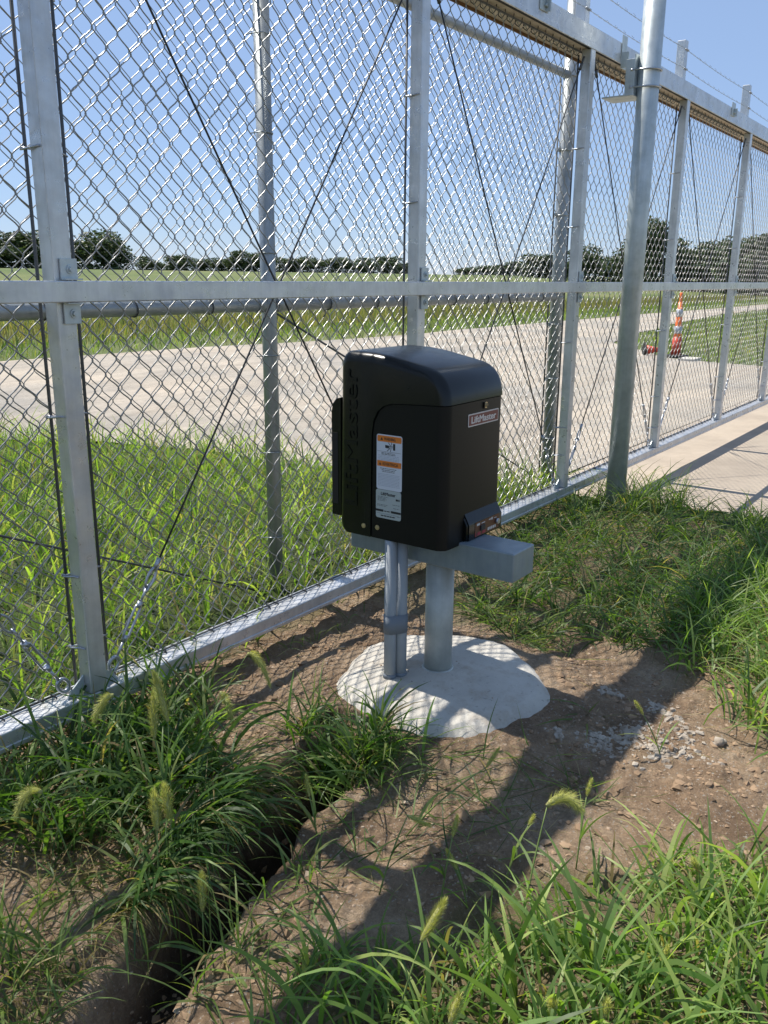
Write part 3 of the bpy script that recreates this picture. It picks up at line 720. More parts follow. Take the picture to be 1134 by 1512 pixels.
# ---------------------------------------------------------------- grass
GREENS = np.array([(.095, .155, .032), (.135, .195, .045), (.065, .115, .026), (.185, .225, .070), (.105, .160, .050), (.060, .095, .030)])
DRY = np.array([(.30, .24, .11), (.22, .17, .08)])
def blades(name, roots, length, width, lean, curv, seg=5, parent=None, label=None, cols=GREENS, dry=.06, az=None, mat_=None, kind='stuff', spread=1., twist=.6):
    n = len(roots); L_ = length*np.ones(n) if np.isscalar(length) else length
    W_ = width*np.ones(n) if np.isscalar(width) else width
    az = rng.uniform(0, 2*np.pi, n) if az is None else az
    le = lean*np.ones(n) if np.isscalar(lean) else lean; cu = curv*np.ones(n) if np.isscalar(curv) else curv
    s = np.linspace(0, 1, seg+1); th = le[:, None]+cu[:, None]*s[None]**1.3
    ds = L_[:, None]/seg; r = np.concatenate([np.zeros((n, 1)), np.cumsum(np.sin(th[:, :-1])*ds, 1)], 1); h = np.concatenate([np.zeros((n, 1)), np.cumsum(np.cos(th[:, :-1])*ds, 1)], 1)
    side_b = rng.normal(0, .12, n)[:, None]*L_[:, None]*s[None]**2
    dx, dy = np.cos(az), np.sin(az)
    C = np.stack([roots[:, 0, None]+r*dx[:, None]-side_b*dy[:, None], roots[:, 1, None]+r*dy[:, None]+side_b*dx[:, None], roots[:, 2, None]+h], -1)
    wprof = np.minimum(1, .45+2.2*s)*(1-s**2.4)**.8+.02
    tw = rng.uniform(-twist, twist, n)[:, None]*(1+s[None])+rng.uniform(-.5, .5, n)[:, None]
    # width direction mostly horizontal perpendicular to azimuth, twisted
    hx = -dy[:, None]*np.cos(tw)+dx[:, None]*np.sin(tw)*np.cos(th); hy = dx[:, None]*np.cos(tw)+dy[:, None]*np.sin(tw)*np.cos(th); hz = -np.sin(tw)*np.sin(th)
    Wv = np.stack([hx, hy, hz], -1)*(W_[:, None]*wprof[None]/2)[..., None]
    V = np.stack([C-Wv, C+Wv], 2)  # n, seg+1, 2, 3
    V = V.reshape(-1, 3); base = (np.arange(n)*(seg+1)*2)[:, None]+np.arange(seg)[None]*2; base = base.ravel()
    F = np.stack([base, base+1, base+3, base+2], 1)
    col = cols[rng.integers(0, len(cols), n)]*rng.uniform(.75, 1.3, n)[:, None]; dm = rng.random(n) < dry
    col[dm] = DRY[rng.integers(0, 2, dm.sum())]*rng.uniform(.7, 1.2, dm.sum())[:, None]
    T = np.repeat(col, (seg+1)*2, 0)
    o = np_mesh(name, V, F, mat_ or GRASSM, parent, T, True); 
    if kind: o['kind'] = kind
    if label: tag(o, label, 'grass')
    return o
def sample_poly(P, n, zfun=True, dens=None, clump=0, cl_r=.05):
    P = np.array([p[:2] for p in P]); mn, mx = P.min(0), P.max(0); out = np.zeros((0, 2)); tries = 0
    while len(out) < n and tries < 60:
        tries += 1
        c = rng.uniform(mn, mx, (n*2, 2))
        c = c[inpoly(c[:, 0], c[:, 1], P)]
        if dens is not None and len(c): c = c[rng.random(len(c)) < dens(c[:, 0], c[:, 1])]
        out = np.concatenate([out, c])
    out = out[:n]
    if clump:
        cent = out[rng.integers(0, max(1, len(out)), max(1, n//clump))]; out = cent[rng.integers(0, len(cent), n)]+rng.normal(0, cl_r, (n, 2))
    z = ground_z(out[:, 0], out[:, 1]); return np.column_stack([out, z-.006])
def pxpoly(P, z=0.): return [tuple(Gz(a, b, z)) for a, b in P]
def keep_off(R, m=.02):
    d = np.hypot(R[:, 0]-PADC[0], R[:, 1]-PADC[1]); return R[d > .375+m]
def U(a, b, n): return rng.uniform(a, b, n)

# meadow grass behind the fence
P = [(-1.2, .12), (5.3, .12), (5.22, 1.2), (5.05, 2.4), (5.0, 3.4), (4.7, 4.3), (4.1, 5.5), (3.1, 6.7), (1.4, 7.6), (-2, 8.1), (-2, 1)]
r = sample_poly(P, 16000); n = len(r)
hgt = .65+.75*np.clip(fbm(r[:, 0]*1.3, r[:, 1]*1.3, 91, 3)+.45, 0, 1)
YG = np.array([(.135, .205, .038), (.17, .235, .05), (.10, .165, .032), (.21, .25, .075), (.22, .225, .09), (.08, .13, .03)])
blades('meadow_grass', r, U(.14, .42, n)*hgt, U(.005, .0135, n), U(.05, .6, n), U(.3, 1.6, n), 5, None, 'tall yellow green meadow grass growing between the fence and the gravel', YG*1.25, .08)
r = sample_poly(P, 15000); n = len(r)
blades('meadow_understory', r, U(.05, .17, n), U(.005, .011, n), U(.1, .9, n), U(.3, 1.8, n), 4, None, 'short dense grass filling in below the tall meadow grass', YG*.95, .15)
# short verge and island grass, tall weeds, field fringe
P = rough_line(far_edge, 4, 0, 1); P = [(-25, 12.35), (8, 12.3), (12.9, 12.2), (17.6, 11.3), (29, 11.6), (38, 11.8), (54, 11.9), (75, 12.2), (75, 15.5), (-25, 16)]
r = sample_poly(P, 16000); n = len(r); r[:, 2] = ground_z(r[:, 0], r[:, 1])
blades('verge_grass', r, U(.10, .28, n), U(.012, .03, n), U(.05, .6, n), U(.3, 1.2, n), 3, None, 'bright green verge grass along the far side of the gravel road', YG*.9, .06)
P = [(-30, 15), (75, 14.6), (75, 19), (25, 21), (-30, 23)]
r = sample_poly(P, 34000); n = len(r)
WEED = np.array([(.15, .14, .065), (.11, .13, .05), (.09, .125, .04), (.19, .16, .085)])
blades('tall_weeds', r, U(.22, .58, n), U(.012, .030, n), U(.02, .5, n), U(.1, .9, n), 3, None, 'brownish tall weeds in a band behind the green verge', WEED, .3)
P = [(20.6, 5.9), (24.6, 6.7), (31.8, 7.7), (41, 8.8), (60, 8.8), (60, -4), (16.6, -6), (16.4, .5), (16.6, 2.4), (17.1, 3.5), (18.9, 4.7)]
r = sample_poly(P, 26000); n = len(r)
blades('island_grass', r, U(.07, .20, n), U(.015, .04, n), U(.05, .8, n), U(.3, 1.4, n), 3, None, 'mown green grass filling the island between drive and road', YG*.85, .08)
# foreground zones
DK = GREENS
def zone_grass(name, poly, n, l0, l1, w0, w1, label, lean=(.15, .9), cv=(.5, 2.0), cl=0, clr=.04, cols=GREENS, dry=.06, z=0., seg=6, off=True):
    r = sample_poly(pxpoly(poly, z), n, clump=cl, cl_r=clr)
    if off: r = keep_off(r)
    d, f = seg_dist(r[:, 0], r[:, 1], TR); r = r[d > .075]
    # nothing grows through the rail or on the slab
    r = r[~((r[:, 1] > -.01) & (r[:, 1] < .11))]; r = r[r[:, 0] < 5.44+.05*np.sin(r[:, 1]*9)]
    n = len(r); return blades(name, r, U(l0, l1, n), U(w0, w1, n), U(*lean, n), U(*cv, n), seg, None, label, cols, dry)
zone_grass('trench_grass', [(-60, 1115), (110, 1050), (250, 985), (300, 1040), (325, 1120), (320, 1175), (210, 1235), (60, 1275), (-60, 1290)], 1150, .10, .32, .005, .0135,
           'dense shaded grass clump between the bottom rail and the trench', cl=9, clr=.025, cols=GREENS*np.array([.72, .85, .8]), dry=.08)  # greens deepened so the blade colour carries the gate's shade
zone_grass('trench_straw', [(20, 1180), (330, 1120), (330, 1230), (180, 1380), (20, 1330)], 420, .08, .2, .0015, .003, 'dry straw hanging over the trench edge', lean=(.8, 1.5), cv=(.3, 1.5), dry=.75)
# grass drooping over both ends of the trench
rr = []; lips = []
for k in range(520):
    t = random.random()**.9; x = .93+.50*t; yc = np.interp(x, [q[0] for q in TR[::-1]], [q[1] for q in TR[::-1]]); hw_ = np.interp(x, [.62, .82, 1.02, 1.17, 1.34, 1.6, 1.76], [.055, .055, .06, .075, .085, .08, .06])
    cx_ = round(x*14)/14; rr.append((cx_+random.gauss(0, .022), yc+hw_+.02+abs(random.gauss(0, .035))+.03*math.sin(cx_*57)))
rr = np.array(rr); rr = np.column_stack([rr, ground_z(rr[:, 0], rr[:, 1])]); rr = rr[rr[:, 2] > -.10]; n = len(rr)
blades('lip_grass', rr, U(.08, .26, n), U(.004, .011, n), U(.35, 1.2, n), U(.9, 2.4, n), 7, None, 'green blades drooping over the dark trench from its far lip', GREENS*np.array([.75, .9, .8]), .12, az=rng.normal(-1.5, .75, n))
rr = keep_off(np.column_stack([rng.normal(1.70, .06, 330), rng.normal(-.68, .075, 330), np.zeros(330)]), .0); rr[:, 2] = np.maximum(ground_z(rr[:, 0], rr[:, 1]), -.06); n = len(rr)
blades('trench_end_tuft', rr, U(.08, .24, n), U(.004, .010, n), U(.2, 1.1, n), U(.6, 2.0, n), 7, None, 'bright tuft hiding the end of the trench next to the footing', GREENS*np.array([.9, 1.05, .85]), .05)
# roots and straw hanging down the far wall of the trench
rr = []
for k in range(330):
    t = random.random(); x = .55+1.0*t; y0 = np.interp(x, [.4, .62, .88, 1.1, 1.32, 1.55], [-.77, -.75, -.70, -.66, -.60, -.58])
    rr.append((x, y0+random.gauss(0, .022)))
rr = np.array(rr); rr = np.column_stack([rr, ground_z(rr[:, 0], rr[:, 1])]); rr = rr[rr[:, 2] > -.12]; n = len(rr)
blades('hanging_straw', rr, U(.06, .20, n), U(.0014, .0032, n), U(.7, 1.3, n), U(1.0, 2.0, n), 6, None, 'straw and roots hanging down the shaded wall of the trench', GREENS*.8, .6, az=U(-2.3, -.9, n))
zone_grass('ledge_grass', [(60, 1330), (330, 1220), (420, 1130), (440, 1150), (330, 1260), (120, 1400)], 170, .07, .20, .003, .010, 'grass tufts on the broken lip of the trench', lean=(.4, 1.2), cl=8, clr=.02, dry=.3)
zone_grass('corner_grass', [(-40, 1370), (110, 1400), (110, 1530), (-40, 1560)], 160, .08, .22, .003, .007, 'sparse grass in the bottom left corner beside the trench', cl=8, clr=.02)
zone_grass('footing_tuft', [(452, 1085), (600, 1065), (585, 1130), (510, 1170), (455, 1130)], 620, .09, .24, .004, .010, 'green tuft growing between footing and trench end', cl=14, clr=.02)
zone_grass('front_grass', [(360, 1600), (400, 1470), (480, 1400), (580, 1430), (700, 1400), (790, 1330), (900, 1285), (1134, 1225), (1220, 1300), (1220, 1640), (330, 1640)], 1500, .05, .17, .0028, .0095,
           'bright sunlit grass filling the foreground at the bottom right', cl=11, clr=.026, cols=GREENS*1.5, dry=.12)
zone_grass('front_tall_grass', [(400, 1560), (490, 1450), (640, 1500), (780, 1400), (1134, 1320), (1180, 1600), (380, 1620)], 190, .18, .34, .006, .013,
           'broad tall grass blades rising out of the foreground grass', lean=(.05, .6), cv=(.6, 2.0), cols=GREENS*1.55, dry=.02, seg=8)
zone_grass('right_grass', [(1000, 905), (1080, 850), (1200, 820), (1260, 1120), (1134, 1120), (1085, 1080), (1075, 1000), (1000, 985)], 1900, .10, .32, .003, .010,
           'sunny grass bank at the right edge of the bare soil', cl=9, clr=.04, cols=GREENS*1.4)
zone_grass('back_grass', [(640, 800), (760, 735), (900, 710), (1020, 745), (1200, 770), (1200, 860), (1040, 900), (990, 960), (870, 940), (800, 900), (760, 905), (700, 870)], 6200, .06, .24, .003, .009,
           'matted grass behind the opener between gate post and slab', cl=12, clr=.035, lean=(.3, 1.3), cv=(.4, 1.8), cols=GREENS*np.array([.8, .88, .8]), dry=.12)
zone_grass('back_straw', [(640, 800), (760, 745), (1100, 790), (1040, 910), (870, 950), (700, 880)], 900, .07, .18, .0015, .003, 'dry straw lying among the matted grass', lean=(1.1, 1.6), cv=(0, .4), dry=.8)
zone_grass('post_grass', [(860, 740), (905, 700), (985, 690), (1010, 750), (930, 770)], 620, .18, .42, .003, .008, 'long grass around the foot of the round gate post', cl=14, clr=.03, lean=(.1, .8), cols=GREENS*1.1)
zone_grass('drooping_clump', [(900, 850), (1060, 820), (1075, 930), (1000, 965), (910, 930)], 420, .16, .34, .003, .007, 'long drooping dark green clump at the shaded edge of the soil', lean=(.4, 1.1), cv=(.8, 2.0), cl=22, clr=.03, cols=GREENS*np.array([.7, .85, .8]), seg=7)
zone_grass('footing_far_grass', [(680, 850), (800, 860), (850, 930), (790, 950), (690, 900)], 300, .10, .24, .003, .008, 'green tufts behind the far edge of the footing', lean=(.4, 1.2), cl=14, clr=.025)
zone_grass('bank_blades', [(150, 1050), (310, 1040), (330, 1150), (200, 1230), (20, 1240), (20, 1130)], 90, .24, .40, .008, .014, 'broad long blades arching out of the left bank', lean=(.2, .8), cv=(.8, 2.0), cl=5, clr=.03, cols=GREENS*np.array([.85, .95, .8]), seg=8, dry=0)
zone_grass('near_lip_grass', [(240, 1470), (330, 1370), (440, 1260), (470, 1275), (380, 1400), (290, 1500)], 110, .08, .22, .003, .007, 'thin blades on the near lip of the trench', lean=(.3, 1.2), cl=7, clr=.02)
zone_grass('soil_edge_grass', [(690, 880), (800, 905), (850, 960), (800, 990), (700, 915)], 330, .07, .2, .002, .006, 'flattened grass lying on the far edge of the footing', lean=(.9, 1.5), cv=(.0, .6), cl=9, clr=.03)
zone_grass('scattered_soil_grass', [(480, 1100), (820, 1110), (900, 1200), (640, 1320), (450, 1290)], 330, .07, .22, .0018, .005, 'few thin blades lying across the bare soil', lean=(.9, 1.55), cv=(0, .5), cl=5, clr=.03)
zone_grass('rail_grass', [(300, 985), (480, 905), (560, 870), (650, 835), (640, 860), (500, 930), (340, 1010)], 170, .04, .12, .002, .005, 'small green tufts under the bottom rail', cl=6, clr=.02)
# long single blades (clod tuft on the right of the footing)
r = np.array([tuple(Gz(a, b, .0)) for a, b in ((868, 1060), (872, 1052), (862, 1066), (880, 1055), (866, 1050), (876, 1063), (870, 1058), (864, 1057), (879, 1060), (871, 1066))]); n = len(r)
blades('clod_blades', r, U(.14, .24, n), U(.004, .008, n), U(.8, 1.3, n), U(.1, .8, n), 7, None, 'long dark blades fanning over the edge of the concrete footing', GREENS*.8, 0, az=U(2.3, 4.8, n))

# dead litter on the soil
r = keep_off(sample_poly(dirt_poly, 700, clump=4, cl_r=.06), .02); n = len(r); r[:, 2] += .010
blades('dead_litter', r, U(.02, .09, n), U(.001, .0028, n), U(1.3, 1.65, n), U(-.1, .3, n), 3, None, 'bits of dead grass lying on the bare soil', np.array([(.30, .24, .13), (.20, .15, .08), (.38, .32, .20)]), 0)
# stones, clods, crumbled concrete
def stones(name, R, size, m, label, cat='stones', kind='stuff', sub=1, flat=.6, rough_=.28, smooth_=None):
    bm = bmesh.new(); bmesh.ops.create_icosphere(bm, subdivisions=sub, radius=1); bm.verts.ensure_lookup_table()
    B = np.array([v.co[:] for v in bm.verts]); Fb = np.array([[v.index for v in f.verts] for f in bm.faces]); bm.free()
    n = len(R); S = B[None]*(1+rng.normal(0, rough_, (n, len(B), 1))); S = S*np.stack([U(.7, 1.3, n), U(.7, 1.3, n), U(.45, .9, n)*flat/.6], -1)[:, None]
    a = U(0, 6.28, n); c_, s_ = np.cos(a)[:, None], np.sin(a)[:, None]; X = S[..., 0]*c_-S[..., 1]*s_; Y = S[..., 0]*s_+S[..., 1]*c_
    V = np.stack([X, Y, S[..., 2]], -1)*size[:, None, None]+R[:, None]; F_ = (np.arange(n)*len(B))[:, None, None]+Fb[None]
    o = np_mesh(name, V.reshape(-1, 3), F_.reshape(-1, 3), m, None, None, sub > 1 if smooth_ is None else smooth_)
    if kind: o['kind'] = kind
    tag(o, label, cat); return o
PEB = mat('pebble', (.32, .27, .21), .9); setc(PEB, ramp(PEB, noise(PEB, 18, 3), [(.35, (.25, .16, .10)), (.5, (.30, .22, .15)), (.74, (.42, .35, .27))]))
CLOD = mat('soil_clod', (.22, .15, .1), .97); setc(CLOD, ramp(CLOD, noise(CLOD, 8, 5), [(.3, (.17, .108, .062)), (.7, (.33, .23, .145))]))
r = keep_off(sample_poly(dirt_poly, 6500), .01); d_, _ = seg_dist(r[:, 0], r[:, 1], TR); n = len(r)
r[:, 2] += .006; stones('soil_pebbles', r, np.minimum(rng.exponential(.0015, n)+.0009, .009), PEB, 'small pale pebbles scattered over the brown soil', flat=.5)
r = keep_off(sample_poly(dirt_poly, 5200, clump=7, cl_r=.05), .01); n = len(r)
r[:, 2] += .005; stones('soil_clods', r, np.minimum(rng.exponential(.0036, n)+.0015, .015), CLOD, 'brown soil clods lying over the dug ground', 'soil')
r = keep_off(sample_poly(pxpoly([(845, 1030), (900, 1025), (985, 1065), (985, 1085), (900, 1085), (850, 1100), (800, 1085), (860, 1120), (1000, 1120), (1050, 1090), (980, 1040)]), 620, clump=10, cl_r=.02), -.03); n = len(r)
r[:, 2] += .003; stones('concrete_crumbs', r, np.minimum(rng.exponential(.0045, n)+.002, .014), CRUMB, 'grey crumbs of spilled concrete beside the footing', 'rubble', sub=2, rough_=.24, smooth_=False)
r = keep_off(sample_poly(pxpoly([(930, 1080), (1000, 1085), (1060, 1120), (1000, 1140), (920, 1130)]), 130, clump=6, cl_r=.03), .0); n = len(r)
r[:, 2] += .006; stones('concrete_bits', r, np.minimum(rng.exponential(.0032, n)+.0015, .011), CRUMB, 'few pale concrete bits strewn over the sunlit soil', 'rubble', sub=1)
a2 = U(0, 6.28, 90); r2 = .36*np.sqrt(U(0, 1, 90))*U(.2, 1, 90); r = np.column_stack([PX+r2*np.cos(a2), PY+r2*np.sin(a2), .0905-.034*(r2/.372)**2+U(0, .001, 90)])
stones('pad_debris', r, rng.exponential(.0009, 90)+.0007, CLOD, 'dark specks of dirt scattered on the concrete footing', 'dirt')
a_ = U(0, 6.28, 260); rr_ = .375+rng.normal(0, .012, 260); k_ = (a_ > 3.4) & (a_ < 6.6)
r = np.column_stack([PADC[0]+rr_*np.cos(a_), PADC[1]+rr_*np.sin(a_), .012+U(-.01, .02, 260)])
stones('footing_crumbs', r, np.minimum(rng.exponential(.0035, 260)+.0015, .009), CRUMB, 'crumbly concrete spill around the rim of the footing', 'rubble')
for (a, b, s, lab) in ((1062, 1096, .019, 'pale lump of concrete on sunlit soil near the right edge'), (990, 1115, .013, 'small pale concrete lump left of the larger one on the soil')):
    p = Gz(a, b, .008); rr = p[None]+np.array([[0, 0, 0], [s*.9, -s*.4, -.002], [-s*.7, s*.3, -.003], [s*.1, s*.8, -.003]])
    stones('concrete_lump', rr, np.array([1, .7, .6, .5])*s, CRUMB, lab, 'rubble', None, 2, .6, .10)

# ---------------------------------------------------------------- foxtail plants
def foxtail(rootpx, h0px, h1px, rad, label, nleaf=3, z=0., arch=0., col=(.46, .46, .16)):
    rad = rad*1.75
    root = Gz(*rootpx, z); root[2] = float(ground_z(root[0], root[1]))
    dz = (root-CAM)@FW
    def at(p): d = ray(*p); return CAM+d*(dz/(d@FW))
    a, b = at(h0px), at(h1px)
    # seed head runs a -> b, base a
    o = thing('foxtail_grass', tuple(root), label, 'foxtail', 'foxtail grass plants with bristly seed heads')
    m = MB(); mid = (root+a)/2; side = (b-a); bendv = np.array([-(a-root)[0]*.15, -(a-root)[1]*.15, .03*np.linalg.norm(a-root)])
    P = [root*(1-t)**2+2*t*(1-t)*(mid+bendv)+a*t*t for t in np.linspace(0, 1, 8)]
    m.tube(P, [.0019]*6+[.0014, .0012], 5); st = m.build('stem', None or STEM, o)
    # head core and bristles
    L_ = np.linalg.norm(b-a); K = 9; ax = (b-a)/L_; upv = np.array([0, 0, 1.]); H = []
    for i in range(K):
        t = i/(K-1); H.append(a+(b-a)*t+upv*arch*L_*4*t*(1-t))
    H = np.array(H); m = MB(); rad_ = [rad*.55*max(.25, math.sin(math.pi*min(1, .12+.86*i/(K-1)))**.5) for i in range(K)]
    V = []; F = []; T = []; n = int(260*L_/.06)
    n = max(260, min(n*2, 900))
    for q in range(n):
        t = random.random(); i = t*(K-1); i0 = min(int(i), K-2); fct = i-i0; c = H[i0]*(1-fct)+H[i0+1]*fct; tg = H[i0+1]-H[i0]; tg /= np.linalg.norm(tg)
        e = np.cross(tg, (0.3, .5, .8)); e /= np.linalg.norm(e); f_ = np.cross(tg, e); an = random.uniform(0, 6.283); rd = e*math.cos(an)+f_*math.sin(an)
        env = max(.3, math.sin(math.pi*min(1, .1+.88*t))**.5); s0 = c+rd*rad*.25*env; s1 = c+rd*rad*1.25*env*random.uniform(.7, 1.3)+tg*rad*random.uniform(.6, 1.4)
        wv = np.cross(rd, tg)*.00055; k = len(V); V += [s0-wv, s0+wv, s1+wv*.3, s1-wv*.3]; F.append((k, k+1, k+2, k+3)); cc = np.array(col)*random.uniform(.8, 1.5); T += [cc]*4
    m = MB(); m.tube([tuple(h) for h in H], rad_, 8); hd_ = m.build('seed_head', HEADM, o)
    np_mesh('bristles', np.array(V), np.array(F), SEED, hd_, np.array(T))
    if nleaf:
        rr = []; azs = []
        for i in range(nleaf):
            t = random.uniform(.1, .6); rr.append(root*(1-t)**2+2*t*(1-t)*(mid+bendv)+a*t*t); azs.append(random.uniform(0, 6.28))
        for p_, az_ in zip(rr, azs):
            blades('leaf', np.array([p_]), random.uniform(.10, .18), random.uniform(.005, .009), random.uniform(.3, .7), random.uniform(.8, 1.8), 7, o, None, GREENS*1.2, 0, np.array([az_]), None, None)
    return o
STEM = mat('grass_stem', (.16, .22, .06), .6); HEADM = mat('seed_head', (.20, .25, .075), .8); bump(HEADM, noise(HEADM, 600, 3), .8, .003)
setc(HEADM, ramp(HEADM, noise(HEADM, 300, 3), [(.35, (.30, .32, .09)), (.65, (.50, .48, .20))]))
FOX = [((765, 1400), (808, 1190), (857, 1196), .0085, 'large arched pale green foxtail head standing over the shaded soil', .35),
 ((850, 1290), (866, 1176), (873, 1151), .0036, 'small upright foxtail head just right of the large arched one', 0),
 ((745, 1310), (780, 1219), (788, 1204), .0034, 'tiny foxtail head left of the large arched one', 0),
 ((650, 1345), (668, 1236), (675, 1206), .0038, 'slim upright foxtail head in the shadow band on the soil', 0),
 ((690, 1345), (675, 1284), (660, 1256), .0038, 'slim foxtail leaning left below the upright one on shaded soil', 0),
 ((560, 1330), (602, 1204), (633, 1219), .0040, 'foxtail lying almost level over the soil left of the shadow', 0),
 ((575, 1560), (622, 1390), (655, 1331), .0060, 'thick yellow green foxtail head leaning right in the front grass', 0),
 ((650, 1620), (664, 1511), (677, 1471), .0055, 'foxtail head cut by the bottom edge of the photo', 0),
 ((600, 1235), (718, 1133), (736, 1106), .0038, 'yellowish foxtail on a long leaning stem in front of the footing', 0),
 ((975, 1120), (950, 1056), (938, 1036), .0036, 'small foxtail standing alone over the crumbled concrete', 0),
 ((255, 1230), (248, 1065), (228, 995), .0075, 'bushy green foxtail head in front of the bottom rail', 0),
 ((250, 1215), (228, 1090), (226, 1025), .0070, 'upright foxtail left of the bushy one at the bottom rail', 0),
 ((300, 1100), (366, 965), (398, 1010), .0070, 'drooping foxtail head over the dug soil beside the trench', .25),
 ((300, 1130), (325, 1022), (345, 1072), .0072, 'hanging foxtail head below the drooping one by the trench', .2),
 ((120, 1200), (168, 1026), (140, 1062), .0075, 'curled foxtail head in front of the first upright', .2),
 ((110, 1290), (62, 1170), (24, 1205), .0075, 'arched foxtail head near the left edge over dark grass', .35),
 ((235, 1340), (232, 1225), (227, 1170), .0070, 'dark upright foxtail in the shaded clump', 0),
 ((262, 1330), (252, 1215), (242, 1160), .0070, 'foxtail beside the dark upright one in the shaded clump', 0),
 ((300, 1400), (299, 1345), (297, 1292), .0060, 'foxtail standing against the dark trench', 0),
 ((468, 1235), (457, 1176), (452, 1146), .0042, 'small foxtail against the dark end of the trench', 0),
 ((1035, 1330), (1032, 1285), (1022, 1268), .0045, 'pale foxtail among the grass at the right', 0),
 ((960, 1470), (975, 1425), (985, 1398), .0045, 'foxtail low in the sunny grass at the bottom right', 0),
 ((810, 1560), (822, 1490), (814, 1478), .0050, 'stubby foxtail at the bottom edge right of centre', 0),
 ((880, 1560), (893, 1500), (897, 1478), .0050, 'stubby foxtail at the bottom edge further right', 0)]
for (a, b, c_, rd, lab, ar) in FOX: foxtail(a, b, c_, rd, lab, 3, 0., ar)

# ---------------------------------------------------------------- trees beyond the field
def tree_mesh(seed, blobs, nleaf, ls, cols):
    g = np.random.default_rng(seed); V = []; T = []
    tot = sum(b[3]*b[4] for b in blobs)
    for (cx, cy, cz, rx, rz) in blobs:
        k = int(nleaf*rx*rz/tot); d = g.normal(size=(k, 3)); d /= np.linalg.norm(d, axis=1)[:, None]; rr = g.uniform(.35, 1.08, k)**.6
        rr *= 1+.22*np.sin(d[:, 0]*7+seed)*np.cos(d[:, 2]*6+cx*5)
        c = np.stack([cx+d[:, 0]*rx*rr, cy+d[:, 1]*rx*rr, cz+d[:, 2]*rz*rr], 1)
        a = g.normal(size=(k, 3)); a /= np.linalg.norm(a, axis=1)[:, None]; b = np.cross(a, g.normal(size=(k, 3))); b /= np.linalg.norm(b, axis=1)[:, None]
        s = g.uniform(.5, 1.2, k)[:, None]*ls; q = np.stack([c-a*s, c+b*s*.8, c+a*s, c-b*s*.8], 1); V.append(q.reshape(-1, 3))
        col = cols[g.integers(0, len(cols), k)]*g.uniform(.7, 1.35, k)[:, None]; T.append(np.repeat(col, 4, 0))
    V = np.concatenate(V); T = np.concatenate(T); n = len(V)//4; return V, np.arange(n*4).reshape(-1, 4), T
TC = np.array([(.050, .080, .028), (.066, .098, .034), (.042, .070, .028), (.085, .108, .042)])
protos = []
def tree_proto(seed):
    g = random.Random(seed); bl = []
    nb = g.choice((7, 8, 9))
    for i in range(nb):
        a = g.uniform(0, 6.28); r_ = g.uniform(.05, .36); zc = g.uniform(.30, .80); bl.append((r_*math.cos(a), r_*math.sin(a), zc, g.uniform(.16, .27), g.uniform(.12, .21)))
    bl.append((0, 0, .45, .36, .28)); bl.append((0, 0, .2, .34, .16)); bl.append((0, 0, .06, .40, .10))
    o = thing('broadleaf_tree', (0, 0, 0), 'tree', 'tree')
    V, F, T = tree_mesh(seed, bl, 4200, .030, TC); np_mesh('crown', V, F, TREEM, o, T)
    m = MB(); m.tube([(0, 0, -.05), (.005, .004, .15), (0, 0, .45), (.01, 0, .7)], [.026, .02, .013, .004], 8)
    for i in range(5):
        a = g.uniform(0, 6.28); z0 = g.uniform(.18, .5); m.tube([(0, 0, z0), (.12*math.cos(a), .12*math.sin(a), z0+.12), (.26*math.cos(a), .26*math.sin(a), z0+.24)], [.011, .007, .003], 5)
    m.build('trunk', BARK, o); protos.append(o); return o
for s in range(5): tree_proto(100+s)
TREES = [ # centre px, width px, top py, dist, label
 (-30, 80, 345, 110, 'dark tree at the left edge of the far field'), (22, 72, 340, 112, 'large dark tree left of the first upright'),
 (78, 60, 346, 118, 'dark tree hidden partly behind the first upright'), (128, 78, 338, 112, 'broad dark tree just right of the first upright'),
 (168, 44, 352, 116, 'low tree on the right flank of the broad dark tree'), (216, 30, 376, 125, 'small round tree standing alone in the far field'),
 (240, 26, 388, 150, 'tiny bush between the lone round tree and the treeline'),
 (262, 40, 371, 122, 'rounded tree at the left end of the long treeline'), (296, 34, 380, 130, 'low tree in the long treeline second from its left end'),
 (326, 36, 378, 126, 'tree in the treeline third from its left end'), (356, 44, 367, 122, 'taller tree in the treeline left of the round fence post'),
 (392, 44, 373, 122, 'tree seen behind the round fence post'), (428, 42, 376, 124, 'tree just right of the round fence post'),
 (464, 40, 377, 126, 'even topped tree in the middle of the treeline'), (500, 40, 376, 128, 'tree in the treeline above the left side of the black box'),
 (536, 40, 378, 130, 'tree in the treeline above the black box'), (572, 42, 378, 132, 'tree at the right end of the long treeline'), (598, 30, 384, 135, 'small tree ending the treeline beside the second upright'),
 (688, 34, 393, 170, 'faint low tree right of the second upright'), (722, 40, 390, 165, 'low pale tree in the gap beyond the road'), (758, 50, 384, 150, 'tree left of the rounded pair beyond the road'),
 (798, 56, 375, 135, 'rounded tree beyond the gravel left of the fence end post'), (834, 40, 380, 135, 'tree behind the fence end post'),
 (868, 46, 358, 120, 'dark narrow tree between the third upright and the round guide post'), (908, 44, 374, 122, 'tree just left of the round guide post'),
 (942, 60, 342, 112, 'dark tree behind the round guide post'), (975, 58, 322, 106, 'tallest dark tree right of the round guide post'),
 (1022, 62, 350, 108, 'green rounded tree between the fourth and fifth uprights'), (1062, 56, 346, 108, 'green tree just left of the fifth upright'),
 (1104, 74, 338, 100, 'wide green tree right of the fifth upright'), (1150, 80, 336, 98, 'large green tree at the right edge'), (1215, 90, 330, 96, 'large green tree beyond the right edge')]
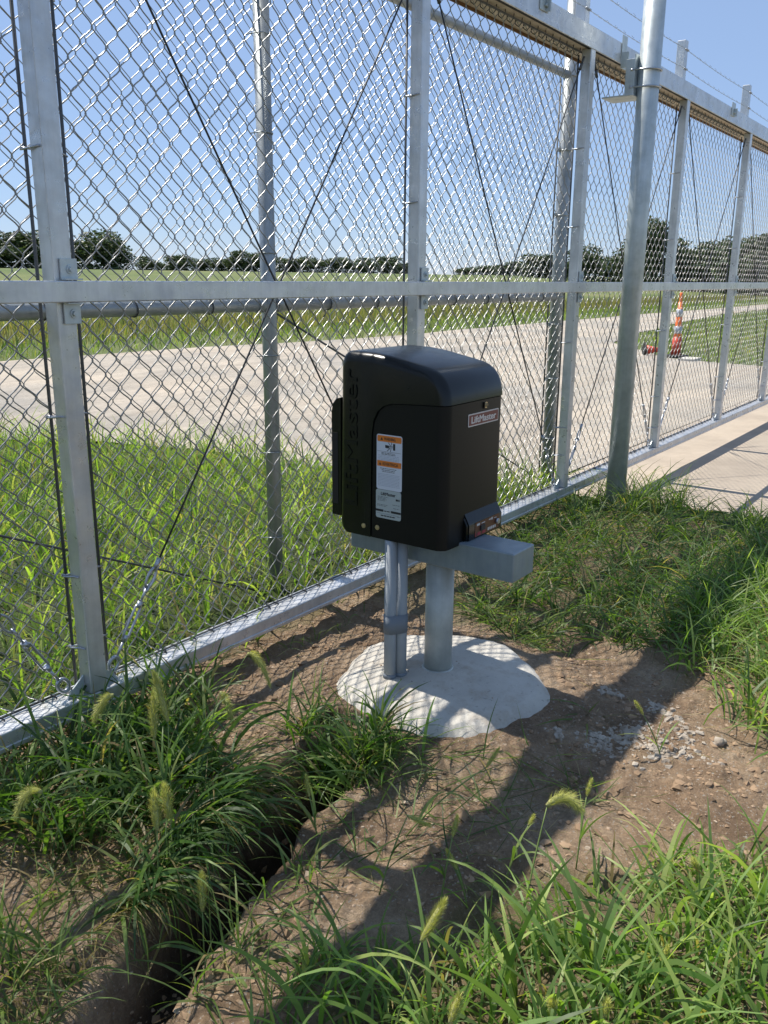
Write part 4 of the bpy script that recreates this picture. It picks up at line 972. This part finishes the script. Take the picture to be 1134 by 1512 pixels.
for i, (px, wpx, top, dist, lab) in enumerate(TREES):
    src = protos[i % 5]
    if i < 5: o = src
    else:
        o = src.copy(); sc.collection.objects.link(o)
        for ch in src.children: c2 = ch.copy(); sc.collection.objects.link(c2); c2.parent = o
    p = Gd(px, top, dist); gz = float(ground_z(p[0], p[1])); 
    o.location = (p[0], p[1], gz); H = (p[2]-gz)*1.06; Wd = wpx*1.25/1283*dist*.95
    o.scale = (Wd/.86*1.0, Wd/.86, H/1.0); o.rotation_euler = (0, 0, random.uniform(0, 6.28))
    tag(o, lab, 'tree', 'trees along the far edge of the field')

# ---------------------------------------------------------------- delineator cone, small things by the road
OR = mat('cone_orange', (.85, .19, .04), .45); RW = mat('reflective_white', (.40, .42, .46), .35); RUB = mat('black_rubber', (.02, .02, .02), .8); RDK = mat('cone_red', (.55, .065, .03), .5)
cx, cy, cz = 17.3, 3.42, -.135
cone = thing('traffic_cone', (cx, cy, cz), 'tall slim orange traffic delineator with two pale bands at the island tip', 'traffic cone')
rad = lambda z: .098-.062*z/1.2
m = MB(); m.box((cx-.2, cy-.2, cz), (cx+.2, cy+.2, cz+.045), 0, .01); m.build('base', RUB, cone)
zs = [0, .05, .38, .38, .52, .52, .72, .72, .86, .86, 1.10, 1.13, 1.22, 1.23]
m = MB(); m.tube([(cx, cy, cz+.03), (cx, cy, cz+1.06)], [rad(0), rad(1.06)], 20); m.tube([(cx, cy, cz+1.06), (cx, cy, cz+1.09), (cx, cy, cz+1.22), (cx, cy, cz+1.24)], [.036, .026, .030, .018], 14); m.build('body', OR, cone)
for a, b in ((.46, .60), (.78, .93)):
    m = MB(); m.tube([(cx, cy, cz+a), (cx, cy, cz+b)], [rad(a)+.004, rad(b)+.004], 20, caps=True); m.build('reflective_band', RW, cone)
m = MB(); m.tube([(cx, cy, cz+.05), (cx, cy, cz+.40)], [rad(0)+.003, rad(.40)+.003], 20); m.build('lower_sleeve', RDK, cone)
p = Gz(956, 524, -.12)
fc = thing('fallen_cone', tuple(p), 'small red cone lying on its side with a black base at the gravel edge', 'traffic cone')
m = MB(); d = Vector((.55, -.8, 0)).normalized(); q = Vector(p)+Vector((0, 0, .10)); m.tube([q-d*.05, q+d*.26], [.10, .03], 16); m.build('cone', RDK, fc)
m = MB(); m.tube([q-d*.09, q-d*.05], .15, 4, smooth=False); m.build('base', RUB, fc)
p = Gz(1018, 531, -.11)
m = MB(); m.box((p[0]-.22, p[1]-.16, -.14), (p[0]+.22, p[1]+.16, -.075), 0, .015); o = m.build('concrete_block', CONC); tag(o, 'small flat pale concrete block lying at the grass edge right of the tall cone', 'block')
